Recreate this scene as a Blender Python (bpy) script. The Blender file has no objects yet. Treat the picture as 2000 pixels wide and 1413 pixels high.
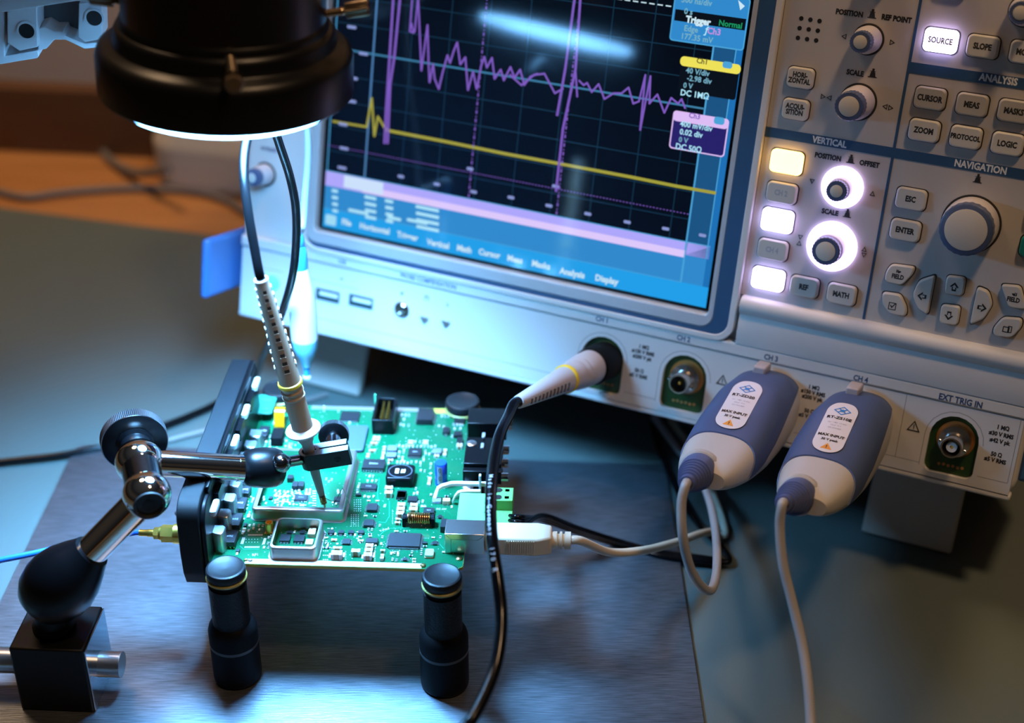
import bpy, math, random
from mathutils import Matrix, Vector
from math import sin, cos, pi, radians
random.seed(7)
sc = bpy.context.scene
COL = sc.collection
S = 0.001                                   # all sizes below are in millimetres
# ---------------------------------------------------------------- camera
FPX, PITCH, CAMH = 3025.2, radians(30.967), 470.0
cam_d = bpy.data.cameras.new('camera'); cam = bpy.data.objects.new('camera', cam_d); COL.objects.link(cam)
cam.location = (0, 0, CAMH*S); cam.rotation_euler = (pi/2-PITCH, 0, 0)
cam_d.sensor_width = 36; cam_d.lens = FPX/2000*36; cam_d.clip_start = .02; cam_d.clip_end = 20
cam_d.dof.use_dof = True; cam_d.dof.focus_distance = .671; cam_d.dof.aperture_fstop = 4.6; cam_d.dof.aperture_blades = 7
sc.camera = cam
# ---------------------------------------------------------------- world and room light
sc.view_settings.view_transform = 'Standard'; sc.view_settings.look = 'None'
sc.view_settings.exposure = 0.0; sc.view_settings.gamma = 1; sc.view_settings.use_curve_mapping = False
w = bpy.data.worlds.new('room'); sc.world = w; w.use_nodes = True
wn = w.node_tree; wt = wn.nodes.new('ShaderNodeTexCoord'); ws = wn.nodes.new('ShaderNodeSeparateXYZ'); wr = wn.nodes.new('ShaderNodeValToRGB')
wn.links.new(wt.outputs['Generated'], ws.inputs[0]); wn.links.new(ws.outputs['Z'], wr.inputs[0]); wn.links.new(wr.outputs[0], wn.nodes['Background'].inputs[0])
for p_, c_ in ((.0, (.25, .16, .10)), (.12, (1.0, .60, .34)), (.30, (.8, .62, .46)), (.55, (.22, .24, .28)), (1.0, (.30, .32, .36))):
    e_ = wr.color_ramp.elements.new(p_) if p_ not in (.0, 1.0) else wr.color_ramp.elements[int(p_)]
    e_.color = (*c_, 1)
wn.nodes['Background'].inputs[1].default_value = .035
def area(name, loc, target, size, power, col):
    d = bpy.data.lights.new(name, 'AREA'); d.shape = 'DISK'; d.size = size; d.energy = power; d.color = col
    o = bpy.data.objects.new(name, d); COL.objects.link(o); o.location = loc
    o.rotation_euler = (Vector(target)-Vector(loc)).to_track_quat('-Z', 'Y').to_euler(); return o
area('warm_room_lamp', (.42, .22, 1.5), (.15, .62, .1), .16, 7.2, (1.0, .64, .36))
area('ceiling_lamp', (-.7, 1.2, 1.9), (-.3, 1.0, 0), .5, 15, (1.0, .66, .38))
try: sc.cycles.sample_clamp_indirect = 4; sc.cycles.max_bounces = 8
except Exception: pass
# ---------------------------------------------------------------- projection helpers (pixel of the 2000x1413 photo -> place in the room)
FW = Vector((0, cos(PITCH), -sin(PITCH))); UP = Vector((0, sin(PITCH), cos(PITCH))); RT = Vector((1, 0, 0)); CAM = Vector((0, 0, CAMH))
def ray(x, y): return FW + RT*((x-1000)/FPX) - UP*((y-706.5)/FPX)
def gz(x, y, z=0): r = ray(x, y); return CAM + r*((z-CAMH)/r.z)
def gy(x, y, Y):                            # pixel -> place in the vertical plane at depth Y, never below the mat
    r = ray(x, y); p = CAM + r*(Y/r.y); return p if p.z > 3.0 else gz(x, y, 3.0)
yaw, tilt = radians(-24.82), radians(13.68)
SX = Vector((cos(yaw), sin(yaw), 0)); n_ = Vector((sin(yaw), -cos(yaw), 0)); ZW = Vector((0, 0, 1))
SY = ZW*cos(tilt) - n_*sin(tilt); SN = n_*cos(tilt) + ZW*sin(tilt)
SO = Vector((-100.171, 731.773, CAMH-355.251))
def frame(o, x, y, z): return Matrix(((x[0], y[0], z[0], o[0]), (x[1], y[1], z[1], o[1]), (x[2], y[2], z[2], o[2]), (0, 0, 0, 1)))
SC = frame(SO, SX, SY, SN); SCI = SC.inverted()
def sp(x, y, d=0):                          # pixel -> front panel coordinates at height d above the panel
    r = ray(x, y); t = ((SO + SN*d - CAM).dot(SN))/r.dot(SN); v = SCI @ (CAM + r*t); return v.x, v.y
BA = radians(-2.6); BZ = 56.0
BO = gz(480, 1102, BZ)
BX = Vector((cos(BA), sin(BA), 0)); BY = Vector((-sin(BA), cos(BA), 0))
BD = frame(BO, BX, BY, ZW); BDI = BD.inverted()
def bp(x, y, h=0): v = BDI @ gz(x, y, BZ+h); return v.x, v.y
I4 = Matrix.Identity(4)
def T3(x, y, z): return Matrix.Translation((x, y, z))
def axis_frame(p, d, hint=(0, 0, 1)):       # z axis along d
    z = Vector(d).normalized(); h = Vector(hint)
    if abs(z.dot(h.normalized())) > .98: h = Vector((0, 1, 0))
    x = h.cross(z).normalized(); y = z.cross(x); return frame(p, x, y, z)
# ---------------------------------------------------------------- materials
MT = {}
def mat(n, c, r=.5, m=0., spec=.5, bump=0, bs=300, var=0, vs=40, em=None, es=0, tr=0, coat=0, aniso=None, ior=1.5, sss=0):
    if n in MT: return MT[n]
    ma = bpy.data.materials.new(n); ma.use_nodes = True; nt = ma.node_tree; b = nt.nodes['Principled BSDF']; I = b.inputs
    I['Base Color'].default_value = (*c, 1); I['Roughness'].default_value = r; I['Metallic'].default_value = m
    I['Specular IOR Level'].default_value = spec; I['IOR'].default_value = ior
    I['Transmission Weight'].default_value = tr; I['Coat Weight'].default_value = coat
    if em: I['Emission Color'].default_value = (*em, 1); I['Emission Strength'].default_value = es
    if bump or var:
        tc = nt.nodes.new('ShaderNodeTexCoord')
        if bump:
            no = nt.nodes.new('ShaderNodeTexNoise'); no.inputs['Scale'].default_value = bs; no.inputs['Detail'].default_value = 3
            nt.links.new(tc.outputs['Object'], no.inputs['Vector'])
            bu = nt.nodes.new('ShaderNodeBump'); bu.inputs['Strength'].default_value = bump; bu.inputs['Distance'].default_value = .0004
            nt.links.new(no.outputs['Fac'], bu.inputs['Height']); nt.links.new(bu.outputs['Normal'], I['Normal'])
        if var:
            n2 = nt.nodes.new('ShaderNodeTexNoise'); n2.inputs['Scale'].default_value = vs; n2.inputs['Detail'].default_value = 5
            nt.links.new(tc.outputs['Object'], n2.inputs['Vector'])
            cr = nt.nodes.new('ShaderNodeValToRGB'); cr.color_ramp.elements[0].position = .3; cr.color_ramp.elements[1].position = .7
            cr.color_ramp.elements[0].color = (*[max(0, k*(1-var)) for k in c], 1); cr.color_ramp.elements[1].color = (*[min(1, k*(1+var)) for k in c], 1)
            nt.links.new(n2.outputs['Fac'], cr.inputs['Fac']); nt.links.new(cr.outputs['Color'], I['Base Color'])
    MT[n] = ma; return ma
# painted plastics
case_m = mat('case_plastic', (.70, .67, .64), .42, bump=.05, bs=2500)
panel_m = mat('control_panel_plastic', (.52, .48, .45), .5, bump=.05, bs=2500)
silver_m = mat('bezel_silver', (.50, .50, .51), .35)
blue_m = mat('trim_blue', (.030, .085, .175), .45)
handle_m = mat('handle_blue', (.05, .16, .42), .4)
ink_blue = mat('ink_blue', (.03, .07, .16), .6); ink_black = mat('ink_black', (.012, .012, .014), .6); ink_white = mat('ink_white', (.8, .8, .78), .6)
ink_grey = mat('ink_grey', (.4, .4, .45), .6)
key_m = mat('key_plastic', (.60, .57, .52), .45); key_dark = mat('key_grey', (.44, .41, .37), .45); teal_m = mat('key_teal', (.01, .22, .22), .35)
keygap = mat('key_gap', (.02, .018, .016), .7)
knob_base = mat('knob_skirt', (.58, .54, .56), .4); knob_ring = mat('knob_ring', (.07, .10, .20), .4); knob_cap = mat('knob_cap', (.60, .56, .50), .5)
lit_w = mat('lit_key_violet_white', (.9, .9, .9), .5, em=(.56, .48, 1.0), es=7.5)
lit_y = mat('lit_key_yellow', (.9, .9, .8), .5, em=(1.0, .56, .12), es=5.0)
lit_r = mat('lit_ring_violet', (.9, .9, .9), .5, em=(.62, .48, 1.0), es=6.0)
lit_g = mat('lit_power_green', (.2, .9, .8), .5, em=(.02, .75, .5), es=1.3)
glow_skirt = mat('knob_skirt_lit', (.6, .55, .7), .5, em=(.5, .35, 1.0), es=.16)
foot_m = mat('foot_plastic', (.62, .54, .46), .5); under_m = mat('underside_plastic', (.12, .12, .12), .6)
bnc_m = mat('bnc_metal', (.62, .58, .54), .22, 1.0); brass = mat('brass', (.85, .6, .25), .25, 1.0); gold = mat('gold', (1.0, .62, .12), .34, 1.0)
copper_pad = mat('copper_pad', (.5, .2, .06), .5, .3); tefl = mat('white_insulator', (.8, .78, .74), .4)
pcb_dk = mat('socket_board_green', (.02, .06, .012), .4); dark_hole = mat('dark_hole', (.006, .006, .006), .6)
# black metals, cables
blk_anod = mat('black_anodised', (.003, .003, .0035), .42, .0, .3, bump=.12, bs=2500)
blk_gloss = mat('black_lacquer', (.002, .002, .0025), .32, .0, .22); blk_rub = mat('black_rubber', (.0025, .0025, .003), .6, 0, .1)
blk_cable = mat('black_cable', (.0025, .0025, .003), .2, 0, .26); blk_panel = mat('black_powder_coat', (.003, .004, .005), .42, 0, .22, bump=.45, bs=7000)
cap_rub = mat('cap_black', (.006, .006, .007), .45, 0, .3)
chrome = mat('chrome', (.86, .84, .82), .07, 1.0); steel = mat('brushed_silver', (.6, .6, .6), .28, 1.0, bump=.05, bs=1500); knurl_m = mat('knurl_steel', (.30, .31, .33), .28, 1.0)
grip_m = mat('probe_grip', (.46, .32, .21), .5); white_pl = mat('white_plastic', (.78, .76, .72), .4); yel = mat('yellow_ring', (.85, .52, .02), .35)
tip_m = mat('probe_tip_grey', (.30, .26, .24), .45); cream = mat('cream_plastic', (.72, .62, .45), .4); cream_cable = mat('cream_cable', (.66, .57, .42), .42)
grey_cable = mat('grey_cable', (.42, .40, .40), .3, 0, .6); boot_m = mat('boot_blue', (.08, .105, .24), .5); pod_blue = mat('pod_blue', (.055, .085, .19), .5)
pod_grey = mat('pod_grey', (.50, .47, .44), .42); label_m = mat('label_white', (.72, .69, .74), .45); orange = mat('warning_orange', (.8, .3, .03), .5); logo_b = mat('logo_blue', (.03, .22, .6), .5)
pen_white = mat('active_probe_white', (.85, .88, .88), .35); pen_blue = mat('active_probe_blue', (.04, .3, .75), .35); pen_tip = mat('active_probe_clear', (.2, .55, .75), .2)
blue_cable_m = mat('blue_cable', (.02, .17, .85), .35)
rubber_grey = mat('grey_rubber_cable', (.20, .17, .15), .5)
# ---------------------------------------------------------------- mesh builder
class MB:
    def __init__(s): s.v = []; s.f = []; s.m = []; s.mi = 0
    def add(s, vs, fs, F=None):
        o = len(s.v); s.v += [(F @ Vector(v)) if F else Vector(v) for v in vs]
        s.f += [tuple(i+o for i in f) for f in fs]; s.m += [s.mi]*len(fs); return s
    def box(s, x0, x1, y0, y1, z0, z1, F=None):
        return s.add([(x0, y0, z0), (x1, y0, z0), (x1, y1, z0), (x0, y1, z0), (x0, y0, z1), (x1, y0, z1), (x1, y1, z1), (x0, y1, z1)],
                     [(0, 3, 2, 1), (4, 5, 6, 7), (0, 1, 5, 4), (1, 2, 6, 5), (2, 3, 7, 6), (3, 0, 4, 7)], F)
    def cbox(s, cx, cy, cz, w, d, h, F=None): return s.box(cx-w/2, cx+w/2, cy-d/2, cy+d/2, cz-h/2, cz+h/2, F)
    def prism(s, o, z0, z1, F=None, top=None):
        n = len(o); t = top or o
        return s.add([(p[0], p[1], z0) for p in o]+[(p[0], p[1], z1) for p in t],
                     [tuple(reversed(range(n))), tuple(range(n, 2*n))]+[(i, (i+1) % n, n+(i+1) % n, n+i) for i in range(n)], F)
    def ring(s, a, b, z0, z1, F=None):        # outline a outside, b inside (same count)
        n = len(a)
        vs = [(p[0], p[1], z) for z in (z0, z1) for q in (a, b) for p in q]
        fs = []
        for i in range(n):
            j = (i+1) % n
            fs += [(2*n+i, 2*n+j, 3*n+j, 3*n+i), (j, i, n+i, n+j), (i, j, 2*n+j, 2*n+i), (n+j, n+i, 3*n+i, 3*n+j)]
        return s.add(vs, fs, F)
    def lathe(s, pr, n=40, F=None, cap=True):
        vs = []; fs = []; k = len(pr)
        for i in range(n):
            a = 2*pi*i/n
            for r, z in pr: vs.append((max(r, 1e-4)*cos(a), max(r, 1e-4)*sin(a), z))
        for i in range(n):
            j = (i+1) % n
            for q in range(k-1): fs.append((i*k+q, j*k+q, j*k+q+1, i*k+q+1))
        if cap and pr[0][0] > .001: fs.append(tuple(i*k for i in reversed(range(n))))
        if cap and pr[-1][0] > .001: fs.append(tuple(i*k+k-1 for i in range(n)))
        return s.add(vs, fs, F)
    def cyl(s, p0, p1, r0, r1=None, n=32):
        p0 = Vector(p0); p1 = Vector(p1); return s.lathe([(r0, 0), (r1 if r1 is not None else r0, (p1-p0).length)], n, axis_frame(p0, p1-p0))
    def tube(s, pts, r, n=16, sm=10, closed=False):
        P = spline(pts, sm) if sm > 1 else [Vector(p) for p in pts]
        R = r if isinstance(r, (list, tuple)) else [r]*len(P)
        if len(R) != len(P): R = [R[min(len(R)-1, int(i*(len(R)-1)/max(1, len(P)-1)))] for i in range(len(P))]
        t = (P[1]-P[0]).normalized(); u = t.orthogonal().normalized(); vs = []; fs = []
        for i, p in enumerate(P):
            t2 = (P[min(i+1, len(P)-1)]-P[max(i-1, 0)]).normalized()
            u = (u - t2*u.dot(t2)).normalized(); b = t2.cross(u)
            for k in range(n): a = 2*pi*k/n; vs.append(p+(u*cos(a)+b*sin(a))*R[i])
        for i in range(len(P)-1):
            for k in range(n): q = (k+1) % n; fs.append((i*n+k, i*n+q, i*n+n+q, i*n+n+k))
        fs.append(tuple(reversed(range(n)))); fs.append(tuple((len(P)-1)*n+k for k in range(n)))
        return s.add(vs, fs)
    def sphere(s, c, r, F=None, n=32, z0=-1, z1=1):
        a0 = math.asin(z0); a1 = math.asin(z1)
        pr = [(r*cos(a0+(a1-a0)*i/16), r*sin(a0+(a1-a0)*i/16)) for i in range(17)]
        return s.lathe(pr, n, (F or I4) @ T3(*c))
def spline(pts, k=10):
    P = [Vector(p) for p in pts]; out = []
    for i in range(len(P)-1):
        a = P[max(i-1, 0)]; b = P[i]; c = P[i+1]; d = P[min(i+2, len(P)-1)]
        for j in range(k):
            t = j/k; out.append(.5*((2*b)+(c-a)*t+(2*a-5*b+4*c-d)*t*t+(3*b-a-3*c+d)*t**3))
    out.append(P[-1]); return out
def rrect(cx, cy, w, h, r, k=5):
    o = []
    r = min(r, w/2-1e-3, h/2-1e-3)
    for (sx, sy, a0) in ((1, 1, 0), (-1, 1, 90), (-1, -1, 180), (1, -1, 270)):
        for i in range(k+1):
            a = radians(a0+90*i/k); o.append((cx+sx*(w/2-r)+r*cos(a), cy+sy*(h/2-r)+r*sin(a)))
    return o
def circ(cx, cy, r, n=40): return [(cx+r*cos(2*pi*i/n), cy+r*sin(2*pi*i/n)) for i in range(n)]
def scl(o, k, cx=None, cy=None):
    cx = sum(p[0] for p in o)/len(o) if cx is None else cx; cy = sum(p[1] for p in o)/len(o) if cy is None else cy
    return [(cx+(p[0]-cx)*k, cy+(p[1]-cy)*k) for p in o]
WORLD = {}
def mesh_obj(name, mb, mats, parent=None, F=None, bevel=0, sharp=38):
    PI = WORLD[parent.name].inverted() if parent else None
    X = (PI @ (F or I4)) if parent else None
    me = bpy.data.meshes.new(name)
    vs = [(X @ v if X else v)*S for v in mb.v]
    me.from_pydata([tuple(v) for v in vs], [], mb.f); me.update()
    mats = mats if isinstance(mats, (list, tuple)) else [mats]
    for m in mats: me.materials.append(m)
    if len(mats) > 1: me.polygons.foreach_set('material_index', mb.m)
    me.polygons.foreach_set('use_smooth', [True]*len(me.polygons)); me.set_sharp_from_angle(angle=radians(sharp))
    o = bpy.data.objects.new(name, me); COL.objects.link(o)
    if parent: o.parent = parent; WORLD[o.name] = WORLD[parent.name].copy()
    else:
        FF = (F or I4); WORLD[o.name] = FF.copy(); m = FF.copy(); m.translation = m.translation*S; o.matrix_world = m
    if bevel:
        b = o.modifiers.new('edge', 'BEVEL'); b.width = bevel*S; b.segments = 2; b.limit_method = 'ANGLE'; b.angle_limit = radians(40)
    return o
def thing(name, label, cat, F=None, group=None):
    o = bpy.data.objects.new(name, None); COL.objects.link(o); o.empty_display_size = .005
    F = F or I4; WORLD[o.name] = F.copy(); m = F.copy(); m.translation = m.translation*S; o.matrix_world = m
    o['label'] = label; o['category'] = cat
    if group: o['group'] = group
    return o
def tag(o, label, cat, group=None):
    o['label'] = label; o['category'] = cat
    if group: o['group'] = group
    return o
TXT = []
def text(body, parent, F, x, y, z, h, m, sx=.85, bold=.012, name='lettering', rot=0, warp=None, ax='CENTER'):
    cu = bpy.data.curves.new(name, 'FONT'); cu.body = body; cu.size = h/.7; cu.align_x = ax; cu.align_y = 'CENTER'
    cu.offset = (bold*1.5+.006)*h/.7; cu.resolution_u = 2; cu.extrude = .0; cu.space_line = .85
    o = bpy.data.objects.new('tmp', cu); COL.objects.link(o)
    TXT.append((o, parent, (F or I4) @ T3(x, y, z) @ Matrix.Rotation(rot, 4, 'Z') @ Matrix.Diagonal((sx, 1, 1, 1)), m, name, warp))
def flush_text():
    bpy.context.view_layer.update(); dg = bpy.context.evaluated_depsgraph_get()
    for o, parent, F, m, name, warp in TXT:
        me = bpy.data.meshes.new_from_object(o.evaluated_get(dg)); mb = MB()
        vs = [F @ v.co for v in me.vertices]
        if warp: vs = [warp(v) for v in vs]
        mb.add(vs, [tuple(p.vertices) for p in me.polygons])
        mesh_obj(name, mb, m, parent, WF.get(id(o), None) or WFr.get(parent.name))
        cu = o.data; bpy.data.objects.remove(o); bpy.data.curves.remove(cu); bpy.data.meshes.remove(me)
    TXT.clear()
WF = {}; WFr = {}
# ================================================================ the room
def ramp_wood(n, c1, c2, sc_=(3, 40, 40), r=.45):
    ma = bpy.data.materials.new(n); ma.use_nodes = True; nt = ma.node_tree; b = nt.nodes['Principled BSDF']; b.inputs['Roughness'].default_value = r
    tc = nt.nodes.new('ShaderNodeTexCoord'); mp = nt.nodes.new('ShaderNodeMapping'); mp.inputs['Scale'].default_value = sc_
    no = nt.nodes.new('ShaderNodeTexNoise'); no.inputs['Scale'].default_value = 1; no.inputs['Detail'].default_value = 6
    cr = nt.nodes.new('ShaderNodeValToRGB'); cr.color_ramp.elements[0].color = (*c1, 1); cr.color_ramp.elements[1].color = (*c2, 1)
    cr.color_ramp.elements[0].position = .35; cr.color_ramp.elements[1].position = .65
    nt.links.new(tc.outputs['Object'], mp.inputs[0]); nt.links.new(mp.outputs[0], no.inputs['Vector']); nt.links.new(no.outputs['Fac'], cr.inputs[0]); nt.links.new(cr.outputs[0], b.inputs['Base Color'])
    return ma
wood = ramp_wood('desk_wood', (.42, .17, .05), (.55, .25, .08))
def slab_xy(quad, z0, z1): 
    mb = MB(); mb.prism([(p[0], p[1]) for p in quad], z0, z1); return mb
# bench mat: its far edge runs behind the oscilloscope
e0 = gz(0, 405); e1 = gz(470, 466); d = (e1-e0).normalized()
pA = e0-d*500; pB = e0+d*1300
nrm = Vector((-d.y, d.x, 0))
mat_m = mat('bench_mat_rubber', (.095, .122, .110), .55, bump=.15, bs=1800, var=.08, vs=6)
mb = slab_xy([pA-nrm*1100, pB-nrm*1100, pB, pA], -2, 0)
o = mesh_obj('bench_mat', mb, mat_m, bevel=.6); tag(o, 'grey green rubber bench mat covering the desk under all the equipment', 'mat')
f0 = gz(0, 293, -2); f1 = gz(250, 306, -2); d2 = (f1-f0).normalized(); n2 = Vector((-d2.y, d2.x, 0))
mb = slab_xy([pA-nrm*1300-d*200, pB-nrm*1300+d*200, f0+d2*1500+n2*17, f0-d2*600+n2*17], -32, -2.05)
o = mesh_obj('desk', mb, wood); tag(o, 'orange brown wooden desk showing beyond the grey green mat', 'desk')
# wooden upstand and wall behind the desk
f0 = gz(0, 293, -2); f1 = gz(250, 306, -2); d2 = (f1-f0).normalized(); n2 = Vector((-d2.y, d2.x, 0))
top_z = gy(0, 172, f0.y).z
q0 = f0-d2*600; q1 = f0+d2*1500
mb = slab_xy([q0, q1, q1+n2*18, q0+n2*18], -2, top_z)
shaded_wood = ramp_wood('upstand_shaded_wood', (.10, .042, .014), (.15, .065, .024), (4, 4, 30))  # wood colour darkened to carry the shadow on the riser
o = mesh_obj('trim_1', mb, shaded_wood); o['kind'] = 'structure'
wall_m = mat('wall_paint', (.80, .66, .55), .8, var=.04, vs=3)
q0 = q0+n2*120; q1 = q1+n2*120
mb = slab_xy([q0, q1, q1+n2*60, q0+n2*60], -750, 900); o = mesh_obj('wall_back', mb, wall_m); o['kind'] = 'structure'
mb = MB(); mb.box(-2200, 2200, -1600, 2400, -780, -750); o = mesh_obj('floor', mb, mat('floor_grey', (.2, .19, .18), .7, var=.1, vs=4)); o['kind'] = 'structure'
# ---------------------------------------------------------------- steel plate
def brushed():
    ma = bpy.data.materials.new('brushed_dark_steel'); ma.use_nodes = True; nt = ma.node_tree; b = nt.nodes['Principled BSDF']
    b.inputs['Metallic'].default_value = .85; b.inputs['Base Color'].default_value = (.20, .20, .215, 1); b.inputs['Roughness'].default_value = .42
    tc = nt.nodes.new('ShaderNodeTexCoord'); mp = nt.nodes.new('ShaderNodeMapping'); mp.inputs['Scale'].default_value = (90, 2600, 1); mp.inputs['Rotation'].default_value = (0, 0, radians(6))
    no = nt.nodes.new('ShaderNodeTexNoise'); no.inputs['Scale'].default_value = 1; no.inputs['Detail'].default_value = 3
    n3 = nt.nodes.new('ShaderNodeTexNoise'); n3.inputs['Scale'].default_value = 14; n3.inputs['Detail'].default_value = 6
    bu = nt.nodes.new('ShaderNodeBump'); bu.inputs['Strength'].default_value = .35; bu.inputs['Distance'].default_value = .0002
    mr = nt.nodes.new('ShaderNodeMapRange'); mr.inputs[1].default_value = .3; mr.inputs[2].default_value = .7; mr.inputs[3].default_value = .30; mr.inputs[4].default_value = .42
    cr = nt.nodes.new('ShaderNodeValToRGB'); cr.color_ramp.elements[0].color = (.11, .12, .13, 1); cr.color_ramp.elements[1].color = (.30, .32, .36, 1); cr.color_ramp.elements[0].position = .3; cr.color_ramp.elements[1].position = .72
    nt.links.new(tc.outputs['Object'], mp.inputs[0]); nt.links.new(mp.outputs[0], no.inputs['Vector']); nt.links.new(no.outputs['Fac'], bu.inputs['Height']); nt.links.new(bu.outputs[0], b.inputs['Normal'])
    nt.links.new(tc.outputs['Object'], n3.inputs['Vector']); nt.links.new(n3.outputs['Fac'], mr.inputs[0]); nt.links.new(mr.outputs[0], b.inputs['Roughness'])
    nt.links.new(no.outputs['Fac'], cr.inputs[0]); nt.links.new(cr.outputs[0], b.inputs['Base Color'])
    return ma
PL = 2.0
c_bl = gz(148, 868, PL); c_br = gz(1300, 908, PL); c_rf = gz(1385, 1470, PL); c_lf = gz(-75, 1330, PL)
dr = (c_rf-c_br).normalized(); dl = (c_lf-c_bl).normalized()
out = [c_bl+dl*250, c_br+dr*250]
k0 = c_br+dr*6; k1 = c_br+(c_bl-c_br).normalized()*6; k2 = c_bl+(c_br-c_bl).normalized()*6; k3 = c_bl+dl*6
poly = [c_bl+dl*260, c_br+dr*210, k0, c_br+(k0-c_br)*.35+(k1-c_br)*.35, k1, k2, c_bl+(k2-c_bl)*.35+(k3-c_bl)*.35, k3]
mb = slab_xy(poly, 0.05, PL)
o = mesh_obj('steel_plate', mb, brushed(), bevel=.3); tag(o, 'dark brushed steel base plate under the board posts and magnetic arm', 'plate')

# ================================================================ oscilloscope
scope = thing('oscilloscope', 'large beige benchtop oscilloscope with blue trimmed waveform screen and lit keys', 'oscilloscope', SC)
WFr[scope.name] = SC
def SP(name, mb, m, parent=None, bevel=0, label=None):
    o = mesh_obj(name, mb, m, parent or scope, SC, bevel); WFr[o.name] = SC
    if label: o['label'] = label
    return o
XL, XR, YB, YT = -48.0, 365.0, -60.0, 192.0
mb = MB(); mb.prism(rrect((XL+XR)/2, (YB+YT)/2, XR-XL-6, YT-YB-6, 10), -196, -14); SP('rear_housing', mb, case_m, bevel=1)
# front moulding: surround with control panel recessed
mb = MB()
mb.prism(rrect((XL+XR)/2, (YB+YT)/2, XR-XL, YT-YB, 9), -16, -5.0)
SP('front_moulding', mb, case_m, bevel=1.6)
# connector strip (lower front), with its openings left out around the sockets
ARCH = []
def arch(cx, yb, yt, hw, r=3.5, k=10):
    o = [(cx-hw+r, yb)]
    o = []
    for i in range(5): a = radians(180+90*i/4); o.append((cx-hw+r+r*cos(a), yb+r+r*sin(a)))
    for i in range(5): a = radians(270+90*i/4); o.append((cx+hw-r+r*cos(a), yb+r+r*sin(a)))
    for i in range(k+1): a = pi*i/k; o.append((cx+hw*cos(a), yt-hw+hw*sin(a)))
    return o
sock = [164.0, 206.6, 250.0, 293.0, 335.0]
SA = [arch(c, -54, -25.5, 11) for c in sock]
def strip_with_holes(x0, x1, y0, y1, z0, z1, holes):
    mb = MB(); x = x0; cells = []
    for h in holes:
        a = min(p[0] for p in h)-1.5; b = max(p[0] for p in h)+1.5
        mb.box(x, a, y0, y1, z0, z1); x = b
        # cell a..b with hole: match the arch outline to a rectangle outline
        cx = (a+b)/2; cy = sum(p[1] for p in h)/len(h); o = []
        for p in h:
            dx, dy = p[0]-cx, p[1]-cy
            t = min(((b-cx) if dx > 0 else (cx-a))/max(abs(dx), 1e-6), ((y1-cy) if dy > 0 else (cy-y0))/max(abs(dy), 1e-6)); o.append((cx+dx*t, cy+dy*t))
        # insert the corners
        n = len(h); vs = []; fs = []
        for z in (z0, z1):
            vs += [(p[0], p[1], z) for p in o]+[(p[0], p[1], z) for p in h]
        for i in range(n):
            j = (i+1) % n
            fs += [(2*n+i, 2*n+j, 3*n+j, 3*n+i), (n+j, n+i, 3*n+i, 3*n+j)]
            pi_, pj = o[i], o[j]
            if abs(pi_[0]-pj[0]) > 1e-6 and abs(pi_[1]-pj[1]) > 1e-6:
                cxr = b if max(pi_[0], pj[0]) > b-1e-4 else a; cyr = y1 if max(pi_[1], pj[1]) > y1-1e-4 else y0
                vs.append((cxr, cyr, z1)); fs.append((2*n+i, len(vs)-1, 2*n+j))
        mb.add(vs, fs)
    mb.box(x, x1, y0, y1, z0, z1); return mb
mb = strip_with_holes(XL+2, XR-2, -56.5, -20.5, -5.1, 1.6, SA); SP('connector_strip', mb, case_m)
mb = MB(); mb.box(XL+1, XR-1, -59.6, -56.5, -5.1, 1.4); mb.box(XL+1, XR-1, -20.2, -14, -5.1, 2.2); mb.box(XL+1, -8.5, -14, YT-1, -5.1, -.8)
SP('lower_moulding', mb, case_m, bevel=1.0)
# ridge under the control panel
prof = [(9.6, -5.1), (9.4, 3.2), (8.2, 5.0), (6.0, 6.0), (3.5, 5.6), (1.8, 4.2), (.6, 2.8), (-2, 3.4), (-8, 3.6), (-14, 2.4), (-14, -5.1)]
mb = MB(); n = len(prof); mb.add([(x, y, z) for x in (229, XR-1) for y, z in prof], [tuple(range(n)), tuple(reversed(range(n, 2*n)))]+[(i, n+i, n+(i+1) % n, (i+1) % n) for i in range(n)])
SP('panel_ridge', mb, case_m)
# panel surfaces and coloured bands
mb = MB(); mb.box(227.5, XR-1, 9.5, YT-2, -5.1, 0); SP('control_panel', mb, panel_m)
mb = MB(); mb.box(226.6, XR-2, 84.2, 88.6, 0, .25); mb.box(285.2, XR-2, 121.6, 126.2, 0, .25); mb.box(284.9, 286.1, 9.5, YT-2, 0, .24)
SP('panel_band', mb, blue_m, label='dark blue bands dividing the control panel')
# display surround
mb = MB(); mb.ring(rrect(109.3, 80, 235.8, 189.5, 9, 6), rrect(108.6, 81, 231, 186, 7, 6), -5.1, 3.0); SP('display_lip', mb, case_m, bevel=.5)
mb = MB(); mb.ring(rrect(108.6, 81, 231, 186, 7, 6), rrect(104.2, 83, 224.6, 186.5, 7, 6), -5.1, 2.4); SP('display_trim', mb, blue_m, bevel=.3, label='blue frame round the silver display bezel')
mb = MB(); mb.ring(rrect(104.2, 83, 224.6, 186.5, 7, 6), rrect(105.5, 82.5, 216, 172, 2, 6), -5.1, 1.8); SP('display_bezel', mb, silver_m, bevel=.8)
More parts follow.
